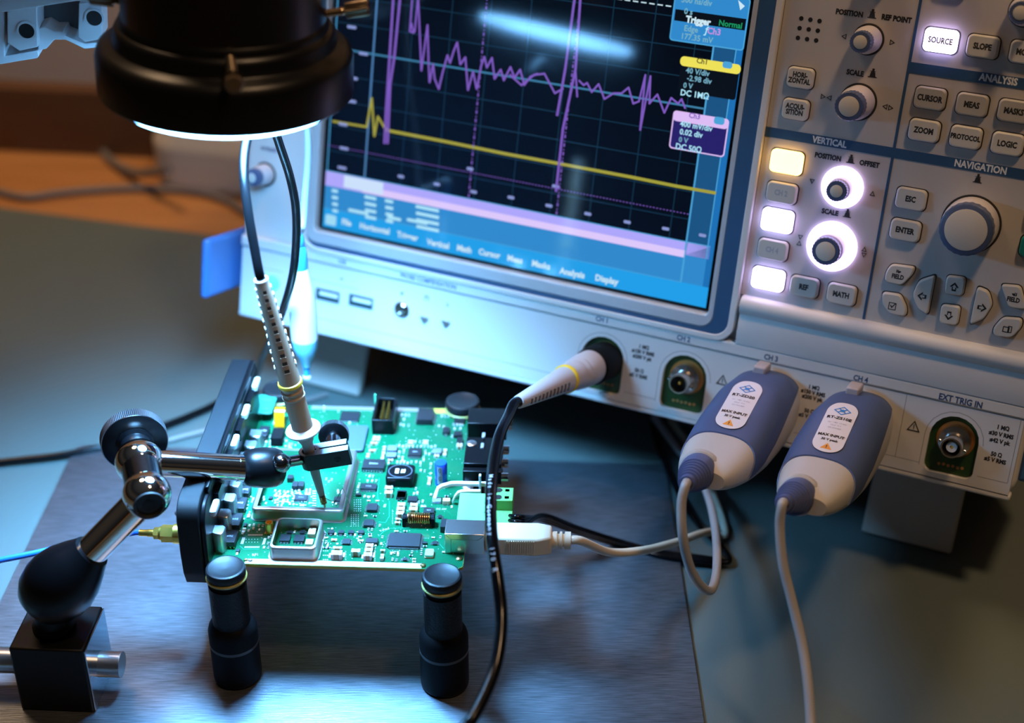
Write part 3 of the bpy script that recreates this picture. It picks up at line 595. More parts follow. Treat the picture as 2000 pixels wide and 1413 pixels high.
# side bumpers and feet
mb = MB()
c0 = Vector((XL-2, -14, -40))
mb.prism(rrect(0, 0, 46, 46, 3), -9.5, 0, frame((XL+5, -11, -38), (0, 0, -1), (0, 1, 0), (1, 0, 0)))
yt_ = sp(470, 452, 0)[1]; yb_ = sp(468, 566, 0)[1]; mb2 = MB(); mb2.box(-55, -50, yb_, yt_, -40, 28); SP('side_bumper', mb2, handle_m, bevel=2.2, label='blue plastic bumper on the left side')
mb2 = MB(); mb2.box(XR-1, XR+9, -52, 190, -60, -6); SP('side_bumper', mb2, handle_m, bevel=2.2, label='blue plastic bumper on the right side')
mb = MB(); mb.box(XL+6, XR-6, -61.5, -57, -194, -12); SP('underside', mb, under_m)
for px0, px1 in (((596, 748), (700, 777)), ((1681, 1041), (1856, 1086))):
    A = gz(*px0, .9); B = gz(*px1, .9)
    a = SCI @ A; b = SCI @ B
    if px0[0] < 1000: a = b-Vector((48, 0, 0))
    # flip-out foot: slab leaning from its hinge under the housing to the mat
    ly = a.y; lz = (a.z+b.z)/2; mb = MB()
    tb = [(ly, lz+1), (ly+.6, lz-4), (-60, -36-24), (-60, -36-16)]
    x0, x1 = a.x, b.x
    q = [(-1.8, lz-5), (0, lz)]
    top = (-60.5, lz-8); bot = (ly+.4, lz)
    dirv = Vector((top[0]-bot[0], top[1]-bot[1])).normalized(); nn = Vector((-dirv.y, dirv.x))*5
    if nn.y > 0: nn = -nn
    pr = [bot, top, (top[0]+nn.x, top[1]+nn.y), (bot[0]+max(nn.x, -.2), bot[1]+nn.y)]
    mb.add([(x, p[0], p[1]) for x in (x0, x1) for p in pr], [(3, 2, 1, 0), (4, 5, 6, 7), (0, 1, 5, 4), (1, 2, 6, 5), (2, 3, 7, 6), (3, 0, 4, 7)])
    SP('fold_out_foot', mb, foot_m, bevel=1.2)
    mb = MB(); mb.box(x0-3, x1+5, -64.5, -59, lz-16, lz+10); SP('foot_mount', mb, under_m, bevel=1)
for x in (10, 310):
    p = SC @ Vector((x, -61, -186)); mb = MB(); mb.box(x, x+26, -61.5-p.z*1.02+.4, -61, -194, -180); SP('rear_foot', mb, under_m)
flush_text()
# ================================================================ circuit board assembly
board = thing('circuit_board', 'green populated circuit board with black front panel held on black posts', 'circuit board', BD)
WFr[board.name] = BD
def BP(name, mb, m, parent=None, bevel=0, label=None, F=None):
    o = mesh_obj(name, mb, m, parent or board, F or BD, bevel); WFr[o.name] = F or BD
    if label: o['label'] = label
    return o
def pcb_mat():
    ma = bpy.data.materials.new('solder_mask_green'); ma.use_nodes = True; nt = ma.node_tree; b = nt.nodes['Principled BSDF']
    b.inputs['Roughness'].default_value = .22; b.inputs['Coat Weight'].default_value = .3
    tc = nt.nodes.new('ShaderNodeTexCoord')
    no = nt.nodes.new('ShaderNodeTexVoronoi'); no.feature = 'DISTANCE_TO_EDGE'; no.inputs['Scale'].default_value = 160; no.distance = 'CHEBYCHEV' if hasattr(no, 'distance') else 'EUCLIDEAN'
    cr = nt.nodes.new('ShaderNodeValToRGB'); cr.color_ramp.elements[0].position = .0; cr.color_ramp.elements[1].position = .02
    cr.color_ramp.elements[0].color = (.003, .11, .042, 1); cr.color_ramp.elements[1].color = (.002, .085, .033, 1)
    nt.links.new(tc.outputs['Object'], no.inputs['Vector']); nt.links.new(no.outputs['Distance'], cr.inputs[0]); nt.links.new(cr.outputs[0], b.inputs['Base Color'])
    return ma
BR = bp(905, 1100)[0]; BK = bp(760, 796)[1]; BL = bp(415, 1060)[0]; 
brd = [(BL, 0), (BR-3, 0), (BR, 2.5), (BR, BK), (BL, BK)]
edge_m = mat('laminate_edge', (.42, .36, .04), .5)
mb = MB(); mb.prism(brd, -1.6, -.05); BP('board_laminate', mb, edge_m)
mb = MB(); mb.prism(scl(brd, .9985), -.05, 0); BP('board_surface', mb, pcb_mat())
tin = mat('tinned_copper', (.80, .80, .82), .42, 1.0)
mb = MB(); x0 = bp(478, 1100)[0]; x1 = bp(823, 1110)[0]; mb.box(x0, x1, .3, 3.6, 0, .07); BP('ground_strip', mb, tin); mb = MB(); mb.box(bp(610, 792)[0], bp(840, 795)[0], BK-3.4, BK-.3, 0, .07)
BP('ground_strip', mb, tin, label='bright tinned strip along the board edge')
mb = MB(); mb.box(bp(845, 798)[0], bp(915, 800)[0], BK-4.5, BK-.2, 0, .06); BP('bare_strip', mb, mat('bare_yellow_laminate', (.5, .45, .05), .5))
# crop helpers: every crop of the photograph has an origin and a scale
CR = dict(a=(390, 960, 8.833), b=(590, 960, 8.833), c=(760, 960, 8.833), d=(390, 830, 8.833), e=(590, 830, 8.833), f=(760, 830, 7.848), g=(440, 740, 8.0), h=(680, 750, 6.06), s=(450, 840, 8.0), A=(330, 700, 2.778), l=(320, 680, 6.425), m=(320, 900, 5.4375))
def cp(k, x, y): o = CR[k]; return o[0]+x/o[2], o[1]+y/o[2]
def foot(k, x0, y0, x1, y1, h):             # bounding box of a top face at height h -> centre and size on the board
    xm, ym = (x0+x1)/2, (y0+y1)/2
    a = bp(*cp(k, x0, ym), h); b = bp(*cp(k, x1, ym), h); c = bp(*cp(k, xm, y0), h); d = bp(*cp(k, xm, y1), h)
    return (a[0]+b[0]+c[0]+d[0])/4, (c[1]+d[1])/2, abs(b[0]-a[0]), abs(c[1]-d[1])
ic_m = mat('chip_black', (.008, .008, .010), .42, 0, .5, bump=.1, bs=4000); lead_m = mat('chip_lead', (.75, .75, .77), .25, 1.0); mark_m = mat('chip_mark', (.30, .33, .38), .5)
ic_gl = mat('chip_grey', (.04, .042, .047), .4)
def chip(k, x0, y0, x1, y1, h, pins=None, name='chip', m=ic_m, mark=None, np_=8, z0=.15):
    cx, cy, w, d = foot(k, x0, y0, x1, y1, h)
    mb = MB(); o = rrect(cx, cy, w, d, .25, 2); mb.prism(o, z0, h*.55); mb.prism(o, h*.55, h, top=scl(o, .965, cx, cy)); c = BP(name, mb, m)
    if pins:
        mb = MB()
        for sd in pins:
            ln_ = w if sd in 'fb' else d
            for i in range(np_):
                t = (i+.5)/np_-.5; q = ln_*.92*t; pw = ln_*.92/np_*.5
                for (o0, o1, za, zb) in ((0, .35, h*.35, h*.5), (.35, .55, .02, h*.5), (.55, 1.0, .02, .16)):
                    if sd == 'f': mb.box(cx+q-pw/2, cx+q+pw/2, cy-d/2-o1, cy-d/2-o0, za, zb)
                    if sd == 'b': mb.box(cx+q-pw/2, cx+q+pw/2, cy+d/2+o0, cy+d/2+o1, za, zb)
                    if sd == 'l': mb.box(cx-w/2-o1, cx-w/2-o0, cy+q-pw/2, cy+q+pw/2, za, zb)
                    if sd == 'r': mb.box(cx+w/2+o0, cx+w/2+o1, cy+q-pw/2, cy+q+pw/2, za, zb)
        BP('chip_leads', mb, lead_m, c)
    if mark: text(mark, c, None, cx, cy, h+.02, min(1.0, d*.2), mark_m, .8, .0, name='chip_marking')
    return c
# relays / modules by the front panel
for q in (('a', 600, 100, 800, 295), ('a', 510, 375, 720, 585), ('a', 415, 665, 635, 880), ('d', 1020, 20, 1190, 185), ('d', 935, 250, 1090, 410), ('d', 700, 1050, 870, 1180)):
    cx, cy, w, d = foot(*q, 3.6); mb = MB(); mb.prism(rrect(cx, cy, w, d, .3, 2), 1.0, 3.6); r_ = BP('relay', mb, ic_m, bevel=.15)
    mb = MB()
    for i in range(4): mb.box(cx-w*.42+i*w*.28-.25, cx-w*.42+i*w*.28+.25, cy-d/2-.15, cy-d/2+.4, .02, 1.2); mb.box(cx-w*.42+i*w*.28-.25, cx-w*.42+i*w*.28+.25, cy+d/2-.4, cy+d/2+.15, .02, 1.2)
    BP('relay_pins', mb, brass, r_)
    text('B6\n108\n2N2', r_, None, cx, cy, 3.63, .75, mark_m, .8, name='relay_marking', rot=pi/2)
chip('d', 1245, 55, 1440, 240, 4.5, name='connector_block', m=blk_rub)
mb = MB(); q = foot('g', 730, 770, 905, 900, 3); 
chip('a', 760, 545, 815, 600, .8); chip('a', 625, 990, 690, 1040, 1.0); chip('a', 1385, 740, 1565, 855, 1.4, 'fb', np_=3); chip('a', 1625, 745, 1810, 860, 1.4, 'fb', np_=3); chip('a', 1510, 665, 1590, 720, .9, 'lr', np_=2); chip('a', 1735, 660, 1810, 725, .9, 'lr', np_=2)
# chips on the open board
chip('b', 1120, 205, 1300, 325, 1.5, 'lr', np_=5); chip('b', 1068, 480, 1240, 590, 1.5, 'lr', np_=5); chip('b', 1095, 805, 1310, 885, 1.6); chip('b', 700, 815, 832, 905, 1.0, 'lr', np_=4)
chip('b', 1490, 715, 2050, 950, 1.5, 'fblr', np_=20)
for x in (450, 620, 795, 965): chip('b', x, 668, x+105, 720, 1.1, 'f', np_=1, m=ic_m)
chip('c', 135, 0, 290, 105, 1.5, 'f', np_=2, name='transistor'); chip('c', 320, 80, 490, 165, 1.6, 'f', np_=5); chip('c', 590, 280, 780, 370, 1.7, 'f', np_=4, mark='8225'); chip('c', 575, 865, 660, 900, .8); chip('c', 755, 855, 830, 915, .8, 'lr', np_=3); chip('c', 855, 405, 905, 455, .9, 'lr', np_=2)
chip('c', 240, 1140, 310, 1190, .8, 'lr', np_=3); chip('c', 890, 470, 1000, 620, 3.2, name='tantalum_block')
chip('e', 1040, 592, 1432, 750, 2.2, 'fb', np_=8, mark='BTS5200'); chip('e', 1008, 1012, 1290, 1105, 1.4, 'fb', np_=10, mark='FT245'); chip('e', 1830, 400, 2060, 530, 1.4, 'fb', np_=12, mark='2803')
chip('e', 925, 1180, 1020, 1215, 1.0); chip('e', 1630, 1130, 1795, 1255, 1.5, 'f', np_=2, name='transistor')
cx, cy, w, d = foot('A', 905, 362, 1068, 497, 1.8); mb = MB(); mb.prism(rrect(cx, cy, w, d, 1.2), .2, 1.8); BP('processor_chip', mb, mat('chip_slate', (.05, .07, .11), .4), bevel=.2)
chip('A', 930, 287, 1035, 335, 1.2, 'f', np_=10); chip('h', 820, 290, 1010, 430, 3.0, 'lr', np_=16, name='memory_chip'); chip('h', 1255, 400, 1380, 455, 1.3, 'f', np_=4); chip('h', 1120, 510, 1200, 575, 1.8, 'f', np_=1); chip('h', 1250, 560, 1345, 610, 1.8); chip('h', 1285, 630, 1355, 690, 1.8, 'f', np_=1)
for q in (('e', 1470, 350, 1640, 440), ('e', 1450, 470, 1630, 545), ('f', 660, 360, 805, 430)):
    cx, cy, w, d = foot(*q, 1.7); mb = MB(); mb.prism(rrect(cx, cy, w, d, .7, 3), .3, 1.7); BP('small_inductor', mb, mat('ferrite_grey', (.11, .12, .15), .45), bevel=.2)
# chips inside the large can
chip('s', 1000, 1010, 1205, 1095, 1.1, 'fr', np_=8, mark='F1912'); chip('s', 600, 1035, 660, 1080, .8); chip('s', 1615, 1040, 1755, 1110, 1.2, 'f', np_=1); chip('s', 965, 800, 1055, 880, 2.4, name='jumper'); chip('s', 1060, 800, 1150, 880, 2.4, name='jumper'); chip('s', 890, 700, 985, 760, 2.4, name='jumper')
# small passives: white tinned ends, dark or tan body
pas = {}
tan = mat('capacitor_tan', (.42, .27, .15), .3, 0, .6); dkres = mat('resistor_black', (.02, .02, .022), .4); whites = mat('solder_white', (.85, .85, .86), .35, .6); brn = mat('capacitor_brown', (.30, .15, .07), .28, 0, .6)
def passive(kind, w, d, h, body, horiz):
    key_ = (kind, w, d, horiz)
    if key_ not in pas:
        mb = MB(); L, Wd = (w, d)
        e = L*.24
        mb.mi = 0; mb.box(-L/2+e, L/2-e, -Wd/2, Wd/2, .03, h); mb.mi = 1; mb.box(-L/2, -L/2+e, -Wd/2-.02, Wd/2+.02, .01, h+.02); mb.box(L/2-e, L/2, -Wd/2-.02, Wd/2+.02, .01, h+.02)
        if not horiz: mb.v = [Vector((-v.y, v.x, v.z)) for v in mb.v]
        me = bpy.data.meshes.new(kind); me.from_pydata([tuple(v*S) for v in mb.v], [], mb.f); me.materials.append(body); me.materials.append(whites); me.polygons.foreach_set('material_index', mb.m); me.update()
        pas[key_] = me
    return pas[key_]
counts = {}; over = {}
def place(kind, x, y, w=1.1, d=.62, h=.5, horiz=True):
    body = dict(capacitor=tan, resistor=dkres, ceramic_capacitor=brn)[kind]
    n = counts.get(kind, 0)
    if n >= 98:
        over.setdefault(kind, []).append((x, y, w, d, h, horiz)); return
    counts[kind] = n+1
    o = bpy.data.objects.new(kind, passive(kind, w, d, h, body, horiz)); COL.objects.link(o); o.parent = board; o.location = (x*S, y*S, 0)
big = [('b', 500, 1018, 690, 1100, 3.0, 1), ('b', 530, 950, 690, 990, 1.8, 1), ('b', 850, 990, 1000, 1050, 2.6, 1), ('b', 1095, 900, 1230, 958, 2.0, 1), ('b', 1080, 975, 1215, 1035, 2.0, 1), ('b', 1060, 1050, 1205, 1120, 2.6, 1), ('b', 1350, 1080, 1410, 1160, 1.5, 0), ('b', 1350, 1000, 1430, 1030, 1.2, 1), ('b', 500, 815, 600, 850, .8, 1), ('b', 960, 830, 1060, 865, .8, 1),
 ('c', 142, 190, 278, 250, 2.0, 1), ('c', 130, 265, 266, 325, 2.0, 1), ('c', 120, 338, 254, 400, 2.2, 1), ('c', 110, 462, 195, 490, 1.2, 1), ('c', 95, 518, 190, 550, 1.2, 1), ('c', 362, 200, 492, 255, 2.0, 1), ('c', 345, 268, 490, 328, 2.0, 1),
 ('e', 1430, 1052, 1562, 1110, 2.0, 1), ('e', 1425, 1130, 1560, 1190, 2.4, 1), ('e', 1225, 190, 1350, 230, 1.0, 1), ('e', 1210, 240, 1340, 270, 1.0, 1), ('e', 1180, 295, 1300, 330, 1.0, 1), ('e', 1150, 420, 1270, 455, 1.0, 1), ('e', 1480, 590, 1570, 620, .9, 1), ('e', 1110, 490, 1165, 560, 1.0, 0), ('e', 1370, 460, 1420, 590, 1.0, 0), ('e', 1395, 365, 1440, 440, 1.0, 0),
 ('f', 830, 370, 880, 470, 1.0, 0), ('f', 690, 440, 765, 490, .9, 1), ('f', 1035, 280, 1120, 340, 1.4, 1), ('f', 590, 800, 640, 920, 1.0, 0), ('f', 290, 235, 370, 290, .9, 0), ('f', 515, 235, 600, 290, .9, 0), ('a', 815, 400, 870, 450, .6, 0), ('a', 735, 630, 790, 700, .6, 0)]
for k, x0, y0, x1, y1, h, hz in big:
    cx, cy, w, d = foot(k, x0, y0, x1, y1, h)
    L, W_ = (w, d) if hz else (d, w)
    place('ceramic_capacitor', cx, cy, round(L, 2), round(W_, 2), h, bool(hz))
# rows of small parts read from the photograph (crop, x, y, horizontal)
sm = []
for k, pts, hz in (('b', [(1150, 165), (1300, 165), (1095, 425), (1255, 430), (1150, 95), (1640, 470), (1620, 690), (1780, 690)], 1),
 ('b', [(1080, 90), (1235, 90), (400, 740), (575, 740), (745, 755), (915, 755), (1385, 790), (1365, 905), (1560, 1175), (1630, 1190), (1655, 1080), (1340, 590), (415, 875), (440, 940), (1145, 655), (1205, 660), (1270, 930), (1540, 1080), (1600, 1060)], 0),
 ('b', [(420, 800), (425, 900), (390, 975), (455, 975), (1170, 740), (1175, 775), (540, 850), (1000, 790), (1015, 870)], 1),
 ('c', [(130, 690), (285, 690), (525, 745), (760, 800), (620, 950), (50, 1060), (375, 1110), (610, 265), (430, 1170), (430, 1215), (945, 1050), (990, 85), (985, 120)], 1),
 ('c', [(525, 800), (885, 790), (560, 1010), (555, 1080), (60, 1180), (125, 1190), (150, 1060), (395, 1050), (515, 190), (580, 180), (490, 40), (430, 40), (1080, 270), (725, 60), (155, 1100)], 0),
 ('e', [(1130, 970), (1210, 970), (1280, 970), (985, 1025), (970, 1070), (960, 1110), (955, 1165), (1080, 1235), (1150, 1250), (1235, 1240), (1675, 370), (1740, 380), (1800, 380), (1680, 480), (1755, 450), (1670, 550), (1735, 560), (1640, 640), (1705, 640), (1765, 640), (1820, 660), (1165, 890), (1225, 890), (1490, 660)], 0),
 ('f', [(155, 320), (210, 330), (262, 320), (310, 330), (365, 330), (430, 330), (490, 330), (545, 330), (600, 330), (650, 340), (705, 330), (400, 260), (475, 260), (230, 390), (225, 420), (155, 420), (150, 490), (205, 500), (205, 540), (555, 400), (560, 440), (615, 450), (530, 500), (530, 540), (415, 570), (480, 580), (125, 575), (175, 580), (230, 575), (285, 590), (340, 575), (640, 600), (635, 660), (640, 750), (480, 620), (485, 700), (545, 710), (410, 980), (430, 1040), (380, 1060), (450, 1190), (515, 1170), (640, 1075), (500, 1250), (545, 1250)], 0),
 ('h', [(555, 480), (550, 515), (620, 480), (655, 490), (715, 490), (635, 370), (680, 370), (720, 370), (1110, 380), (1150, 380), (1190, 380), (1075, 500), (1130, 510), (1230, 620), (1260, 530), (1330, 530), (660, 420), (1250, 480), (1290, 480), (1325, 480), (1355, 480), (250, 740), (235, 840), (425, 760), (415, 850)], 0),
 ('a', [(925, 130), (905, 175), (860, 370), (850, 430), (745, 725), (935, 580), (925, 640), (860, 590), (1020, 590), (1090, 590), (845, 680), (1190, 800), (1230, 780), (1180, 900), (1185, 970), (1110, 970), (1640, 700), (645, 1080)], 0),
 ('g', [(790, 610), (830, 610), (760, 690), (855, 680), (640, 980), (710, 970), (700, 900), (925, 850), (955, 970), (920, 940), (1000, 1020), (1040, 1020), (1545, 440), (1545, 490), (1770, 500), (1940, 690)], 0),
 ('s', [(1500, 770), (1580, 780), (1540, 810), (700, 950), (720, 1000), (700, 1030), (770, 960), (775, 1005), (840, 965), (900, 970), (960, 950), (965, 990), (1020, 945), (1020, 985), (1075, 940), (1080, 985), (1190, 940), (1190, 980), (1245, 940), (1240, 980), (830, 1040), (900, 1045), (860, 1000), (770, 1060), (840, 1100), (890, 1120), (740, 1090), (520, 1055), (525, 1090), (555, 1150), (700, 1140), (740, 1180), (800, 1180), (930, 1160), (985, 1165), (1100, 1180), (1140, 1180), (820, 1150), (1680, 950), (1685, 985), (1745, 950), (1740, 990), (1600, 1130), (1650, 1155)], 0)):
    for x, y in pts: sm.append((k, x, y, hz))
ladder = [('s', 1310, 960+i*38, 1) for i in range(7)]
random.seed(3)
for i, (k, x, y, hz) in enumerate(sm+ladder):
    X, Y = bp(*cp(k, x, y), .4); kind = 'capacitor' if random.random() < .55 else 'resistor'
    place(kind, X, Y, 1.6, .85, .55, bool(hz))
# fine solder pads and vias
mb = MB()
def pads(k, x0, y0, x1, y1, nx, ny, w=.35, d=.35, h=.05):
    for i in range(nx):
        for j in range(ny):
            X, Y = bp(*cp(k, x0+(x1-x0)*i/max(1, nx-1), y0+(y1-y0)*j/max(1, ny-1)), 0); mb.cbox(X, Y, h/2, w, d, h)
pads('a', 840, 755, 1080, 765, 14, 1, .28, 1.1); pads('a', 780, 965, 1025, 965, 14, 1, .28, 1.0); pads('b', 900, 150, 1010, 340, 4, 6); pads('b', 850, 410, 970, 600, 4, 7); pads('a', 800, 830, 1000, 880, 5, 2); pads('b', 1255, 990, 1260, 1220, 1, 9); pads('b', 750, 1040, 755, 1180, 2, 6)
pads('b', 370, 1030, 440, 1180, 3, 3, .5, .5); pads('c', 60, 330, 60, 560, 1, 9); pads('c', 570, 810, 680, 825, 5, 1); pads('a', 330, 560, 340, 1000, 2, 14); pads('a', 560, 250, 440, 560, 1, 8); pads('e', 900, 1130, 900, 1390, 2, 7, .25, .4)
for k, x, y, w_, d_ in (('a', 745, 855, 1.3, 4.6), ('a', 1115, 865, 1.1, 4.4), ('a', 1030, 660, .8, 1.5), ('a', 740, 720, 1, .7), ('b', 480, 1110, 1, 3), ('b', 720, 1100, 1, 3.2), ('b', 1045, 1130, .9, 2.6), ('b', 1235, 1100, .9, 3.4)):
    X, Y = bp(*cp(k, x, y), 0); mb.cbox(X, Y, .04, w_, d_, .08)
random.seed(11)
for i in range(420):
    X = random.uniform(BL+14, BR-2); Y = random.uniform(4, BK-4); s_ = random.uniform(.18, .42); mb.cbox(X, Y, .03, s_, s_, .06)
for kind, L in over.items():
    for x, y, w_, d_, h_, hz in L:
        if hz: mb.cbox(x-w_/2+.2, y, h_/2, .4, d_, h_); mb.cbox(x+w_/2-.2, y, h_/2, .4, d_, h_)
        else: mb.cbox(x, y-w_/2+.2, h_/2, d_, .4, h_); mb.cbox(x, y+w_/2-.2, h_/2, d_, .4, h_)
        mb.cbox(x, y, h_*.45, .4 if hz else d_, d_ if hz else .6, h_*.9)
for (p, q, n) in ((('s', 700, 960), ('s', 1250, 1190), 70), (('d', 1100, 300), ('d', 1700, 460), 26), (('a', 870, 20), ('a', 700, 700), 10), (('b', 380, 640), ('b', 1080, 990), 16)):
    a = bp(*cp(*p), 0); b = bp(*cp(*q), 0)
    for i in range(n): mb.cbox(random.uniform(a[0], b[0]), random.uniform(a[1], b[1]), .2, random.choice((.5, 1.0)), random.choice((.5, 1.0)), .4)
o = BP('solder_point', mb, whites); o['kind'] = 'stuff'
# silkscreen
def silk(s, k, x, y, h, rot=0): X, Y = bp(*cp(k, x, y), 0); text(s, board, None, X, Y, .08, h, mat('silkscreen_white', (.6, .68, .62), .5), .8, .0, name='silkscreen', rot=rot)
silk('Y-PW4', 'b', 1420, 670, 1.3, .5); silk('DC 12V', 'c', 900, 310, 1.2); silk('R205', 'b', 1430, 250, 1.0, pi/2); silk('RF1', 'a', 960, 1100, 1.6, .2)
# traces
mb = MB()
for k, ps in (('b', [(1505, 170), (1505, 430), (1440, 540), (1320, 530)]), ('b', [(1320, 780), (1400, 700), (1520, 640), (1900, 630)]), ('a', [(640, 830), (680, 760), (830, 720), (1080, 720)]), ('a', [(690, 940), (760, 1000), (1030, 1000)]), ('c', [(480, 1060), (490, 990), (570, 930)]), ('c', [(870, 910), (940, 990)]), ('e', [(1330, 930), (1300, 1180), (1320, 1390)])):
    q = [Vector((*bp(*cp(k, *p), 0), 0)) for p in ps]
    for a, b in zip(q, q[1:]):
        d_ = (b-a).normalized(); n_2 = Vector((-d_.y, d_.x, 0))*.14
        mb.prism([tuple((a+n_2)[:2]), tuple((a-n_2)[:2]), tuple((b-n_2)[:2]), tuple((b+n_2)[:2])], 0, .03)
BP('copper_trace', mb, mat('trace_light_green', (.006, .17, .09), .3))
# ---------------- shielding cans
can_m = mat('can_metal', (.86, .83, .80), .30, 1.0)
def can(P4, h, rim, r, name, label, t=.35):
    xs = [p[0] for p in P4]; ys = [p[1] for p in P4]; x0, x1, y0, y1 = P4[0][0], P4[1][0], P4[0][1], P4[2][1]
    cx, cy, w, d = (x0+x1)/2, (y0+y1)/2, x1-x0, y1-y0; k = 6
    mb = MB(); A_ = rrect(cx, cy, w, d, r, k)
    mb.ring(A_, rrect(cx, cy, w-2*t, d-2*t, max(.3, r-t), k), .1, h-.9)
    st = [(0, h-.9), (.12, h-.45), (.45, h-.12), (.9, h)]
    for (i0, z0), (i1, z1) in zip(st, st[1:]):
        a = rrect(cx, cy, w-2*i0, d-2*i0, max(.4, r-i0), k); b = rrect(cx, cy, w-2*i1, d-2*i1, max(.4, r-i1), k); n = len(a)
        mb.add([(p[0], p[1], z0) for p in a]+[(p[0], p[1], z1) for p in b], [(i, (i+1) % n, n+(i+1) % n, n+i) for i in range(n)])
    mb.ring(rrect(cx, cy, w-1.8, d-1.8, max(.4, r-.9), k), rrect(cx, cy, w-2*rim, d-2*rim, .5 if name == 'shield_can' else 2.2, k), h-.3, h)
    mb.ring(rrect(cx, cy, w+1.6, d+1.6, r+.8, k), A_, .02, .18)
    return BP(name, mb, can_m, label=label)
h1 = 6.0; x0, y0 = bp(491, 990, h1); x1 = bp(669, 1004, h1)[0]; y1 = bp(690, 878, h1)[1]; y0 = (y0+bp(669, 1004, h1)[1])/2
can([(x0, y0), (x1, y0), (x0, y1)], h1, 2.4, 2.2, 'shield_can', 'large open metal shielding can under the probe')
h2 = 6.6; a = foot('a', 1250, 450, 2080, 985, h2)
can([(a[0]-a[2]/2, a[1]-a[3]/2), (a[0]+a[2]/2, a[1]-a[3]/2), (a[0], a[1]+a[3]/2)], h2, 1.3, 2.6, 'small_shield_can', 'small open metal shielding can at the board edge')
# ceramic blocks inside the small can
for q in (('b', 105, 630, 235, 740), ('b', 60, 820, 190, 910)):
    cx, cy, w, d = foot(*q, 2.0); mb = MB(); mb.prism(rrect(cx, cy, w, d, .3, 2), 0, 2.0); BP('trimmer_block', mb, mat('trimmer_ceramic', (.55, .47, .33), .4), bevel=.15)
# gold coaxial socket
X, Y = bp(*cp('a', 1195, 535), 5.6); F = BD @ T3(X, Y, 0)
mb = MB(); mb.lathe([(1.75, .9), (1.75, 5.2), (1.55, 5.6), (1.2, 5.6), (1.15, 4.2), (0, 4.1)], 28); mb.lathe([(.3, 4), (.3, 5.3), (.1, 5.5)], 12); mb.cbox(0, 0, .6, 3.6, 3.6, .8)
for a_, b_ in ((-1.6, -1.6), (1.6, -1.6), (-1.6, 1.6), (1.6, 1.6)): mb.cbox(a_, b_, .4, .9, .9, .8)
BP('coaxial_socket', mb, gold, F=F, label='small upright gold coaxial socket')
# crystal
cx, cy, w, d = foot('c', 620, 990, 768, 1110, 1.6); mb = MB(); mb.mi = 0; mb.prism(rrect(cx, cy, w, d, .7, 4), .5, 1.6); mb.mi = 1; mb.prism(rrect(cx, cy, w+.3, d+.3, .4, 3), .05, .5); BP('crystal', mb, [mat('crystal_lid', (.8, .79, .76), .3, .8), tan])
# copper coil on its ferrite rod
A_ = bp(*cp('c', 312, 470), 3.2); B_ = bp(*cp('c', 725, 490), 3.2)
F = BD @ frame((A_[0], A_[1], 3.4), (0, 1, 0), (0, 0, 1), (1, 0, 0)); L = B_[0]-A_[0]
mb = MB(); pts = []
for i in range(11*24+1):
    t = i/24; a_ = 2*pi*t; pts.append((2.35*cos(a_), 2.35*sin(a_), .3+t*(L-.6)/11))
mb.tube(pts, .34, 8, 1); mb.tube([(2.35, 0, L-.3), (2.4, -1.5, L-.2), (2.4, -3.4, L-.2)], .34, 8, 1)
c_ = BP('copper_coil', mb, mat('enamelled_copper', (.80, .36, .12), .22, 1.0), F=F, label='coil of bright copper wire')
mb = MB(); mb.cyl((0, 0, -1.8), (0, 0, L+1.4), 1.7, n=24); mb.box(-2.1, 2.1, -3.3, 1.2, L+.3, L+1.6); mb.box(-2.1, 2.1, -3.3, 1.2, -2, -.8); BP('coil_core', mb, blk_rub, c_, F=F)
# moulded power inductor
cx, cy, w, d = foot('f', -40, 600, 385, 825, 5.0); mb = MB(); mb.prism(rrect(cx, cy, w, d, 1.4), .3, 4.4); mb.prism(rrect(cx, cy, w, d, 1.4), 4.4, 5.0, top=rrect(cx, cy, w-1, d-1, 1.2)); i_ = BP('power_inductor', mb, blk_gloss, bevel=.15, label='square black power inductor with a round lid')
mb = MB(); n_c = 40; oa = [(cx+w*.44*cos(2*pi*i/n_c), cy+d*.44*sin(2*pi*i/n_c)) for i in range(n_c)]; ob = [(cx+w*.40*cos(2*pi*i/n_c), cy+d*.40*sin(2*pi*i/n_c)) for i in range(n_c)]; mb.ring(oa, ob, 5.0, 5.15); BP('inductor_lid', mb, mat('dark_grey_lid', (.06, .065, .08), .3), i_)
text('782', i_, None, cx+1.2, cy, 5.08, 1.7, mat('inductor_print', (.75, .78, .8), .5), .8, .04, name='inductor_marking', rot=-pi/2); text('888', i_, None, cx-1.6, cy, 5.08, 1.4, MT['inductor_print'], 1.2, .06, name='inductor_marking', rot=-pi/2)
# blue electrolytic capacitor
X, Y = bp(*cp('f', 792, 575), 12.2); F = BD @ T3(X, Y, 0)
mb = MB(); mb.lathe([(2.75, .2), (2.85, .6), (2.6, 1.2), (2.85, 1.7), (2.85, 11.6), (2.5, 12.1), (2.05, 12.15)], 40); e_ = BP('electrolytic_capacitor', mb, mat('capacitor_blue', (.01, .06, .62), .25, 0, .6, coat=.5), F=F, label='tall blue electrolytic capacitor with a grey stripe')
mb = MB(); mb.lathe([(2.1, 12.0), (0, 12.05)], 32); BP('capacitor_top', mb, mat('aluminium_top', (.85, .85, .85), .35, .7), e_, F=F)
mb = MB(); st = [(2.92*cos(radians(a)), 2.92*sin(radians(a))) for a in range(238, 290, 4)]; mb.add([(x, y, z) for z in (1.9, 11.4) for x, y in st], [(i, i+1, len(st)+i+1, len(st)+i) for i in range(len(st)-1)]); BP('polarity_stripe', mb, mat('stripe_grey', (.28, .30, .34), .4), e_, F=F)
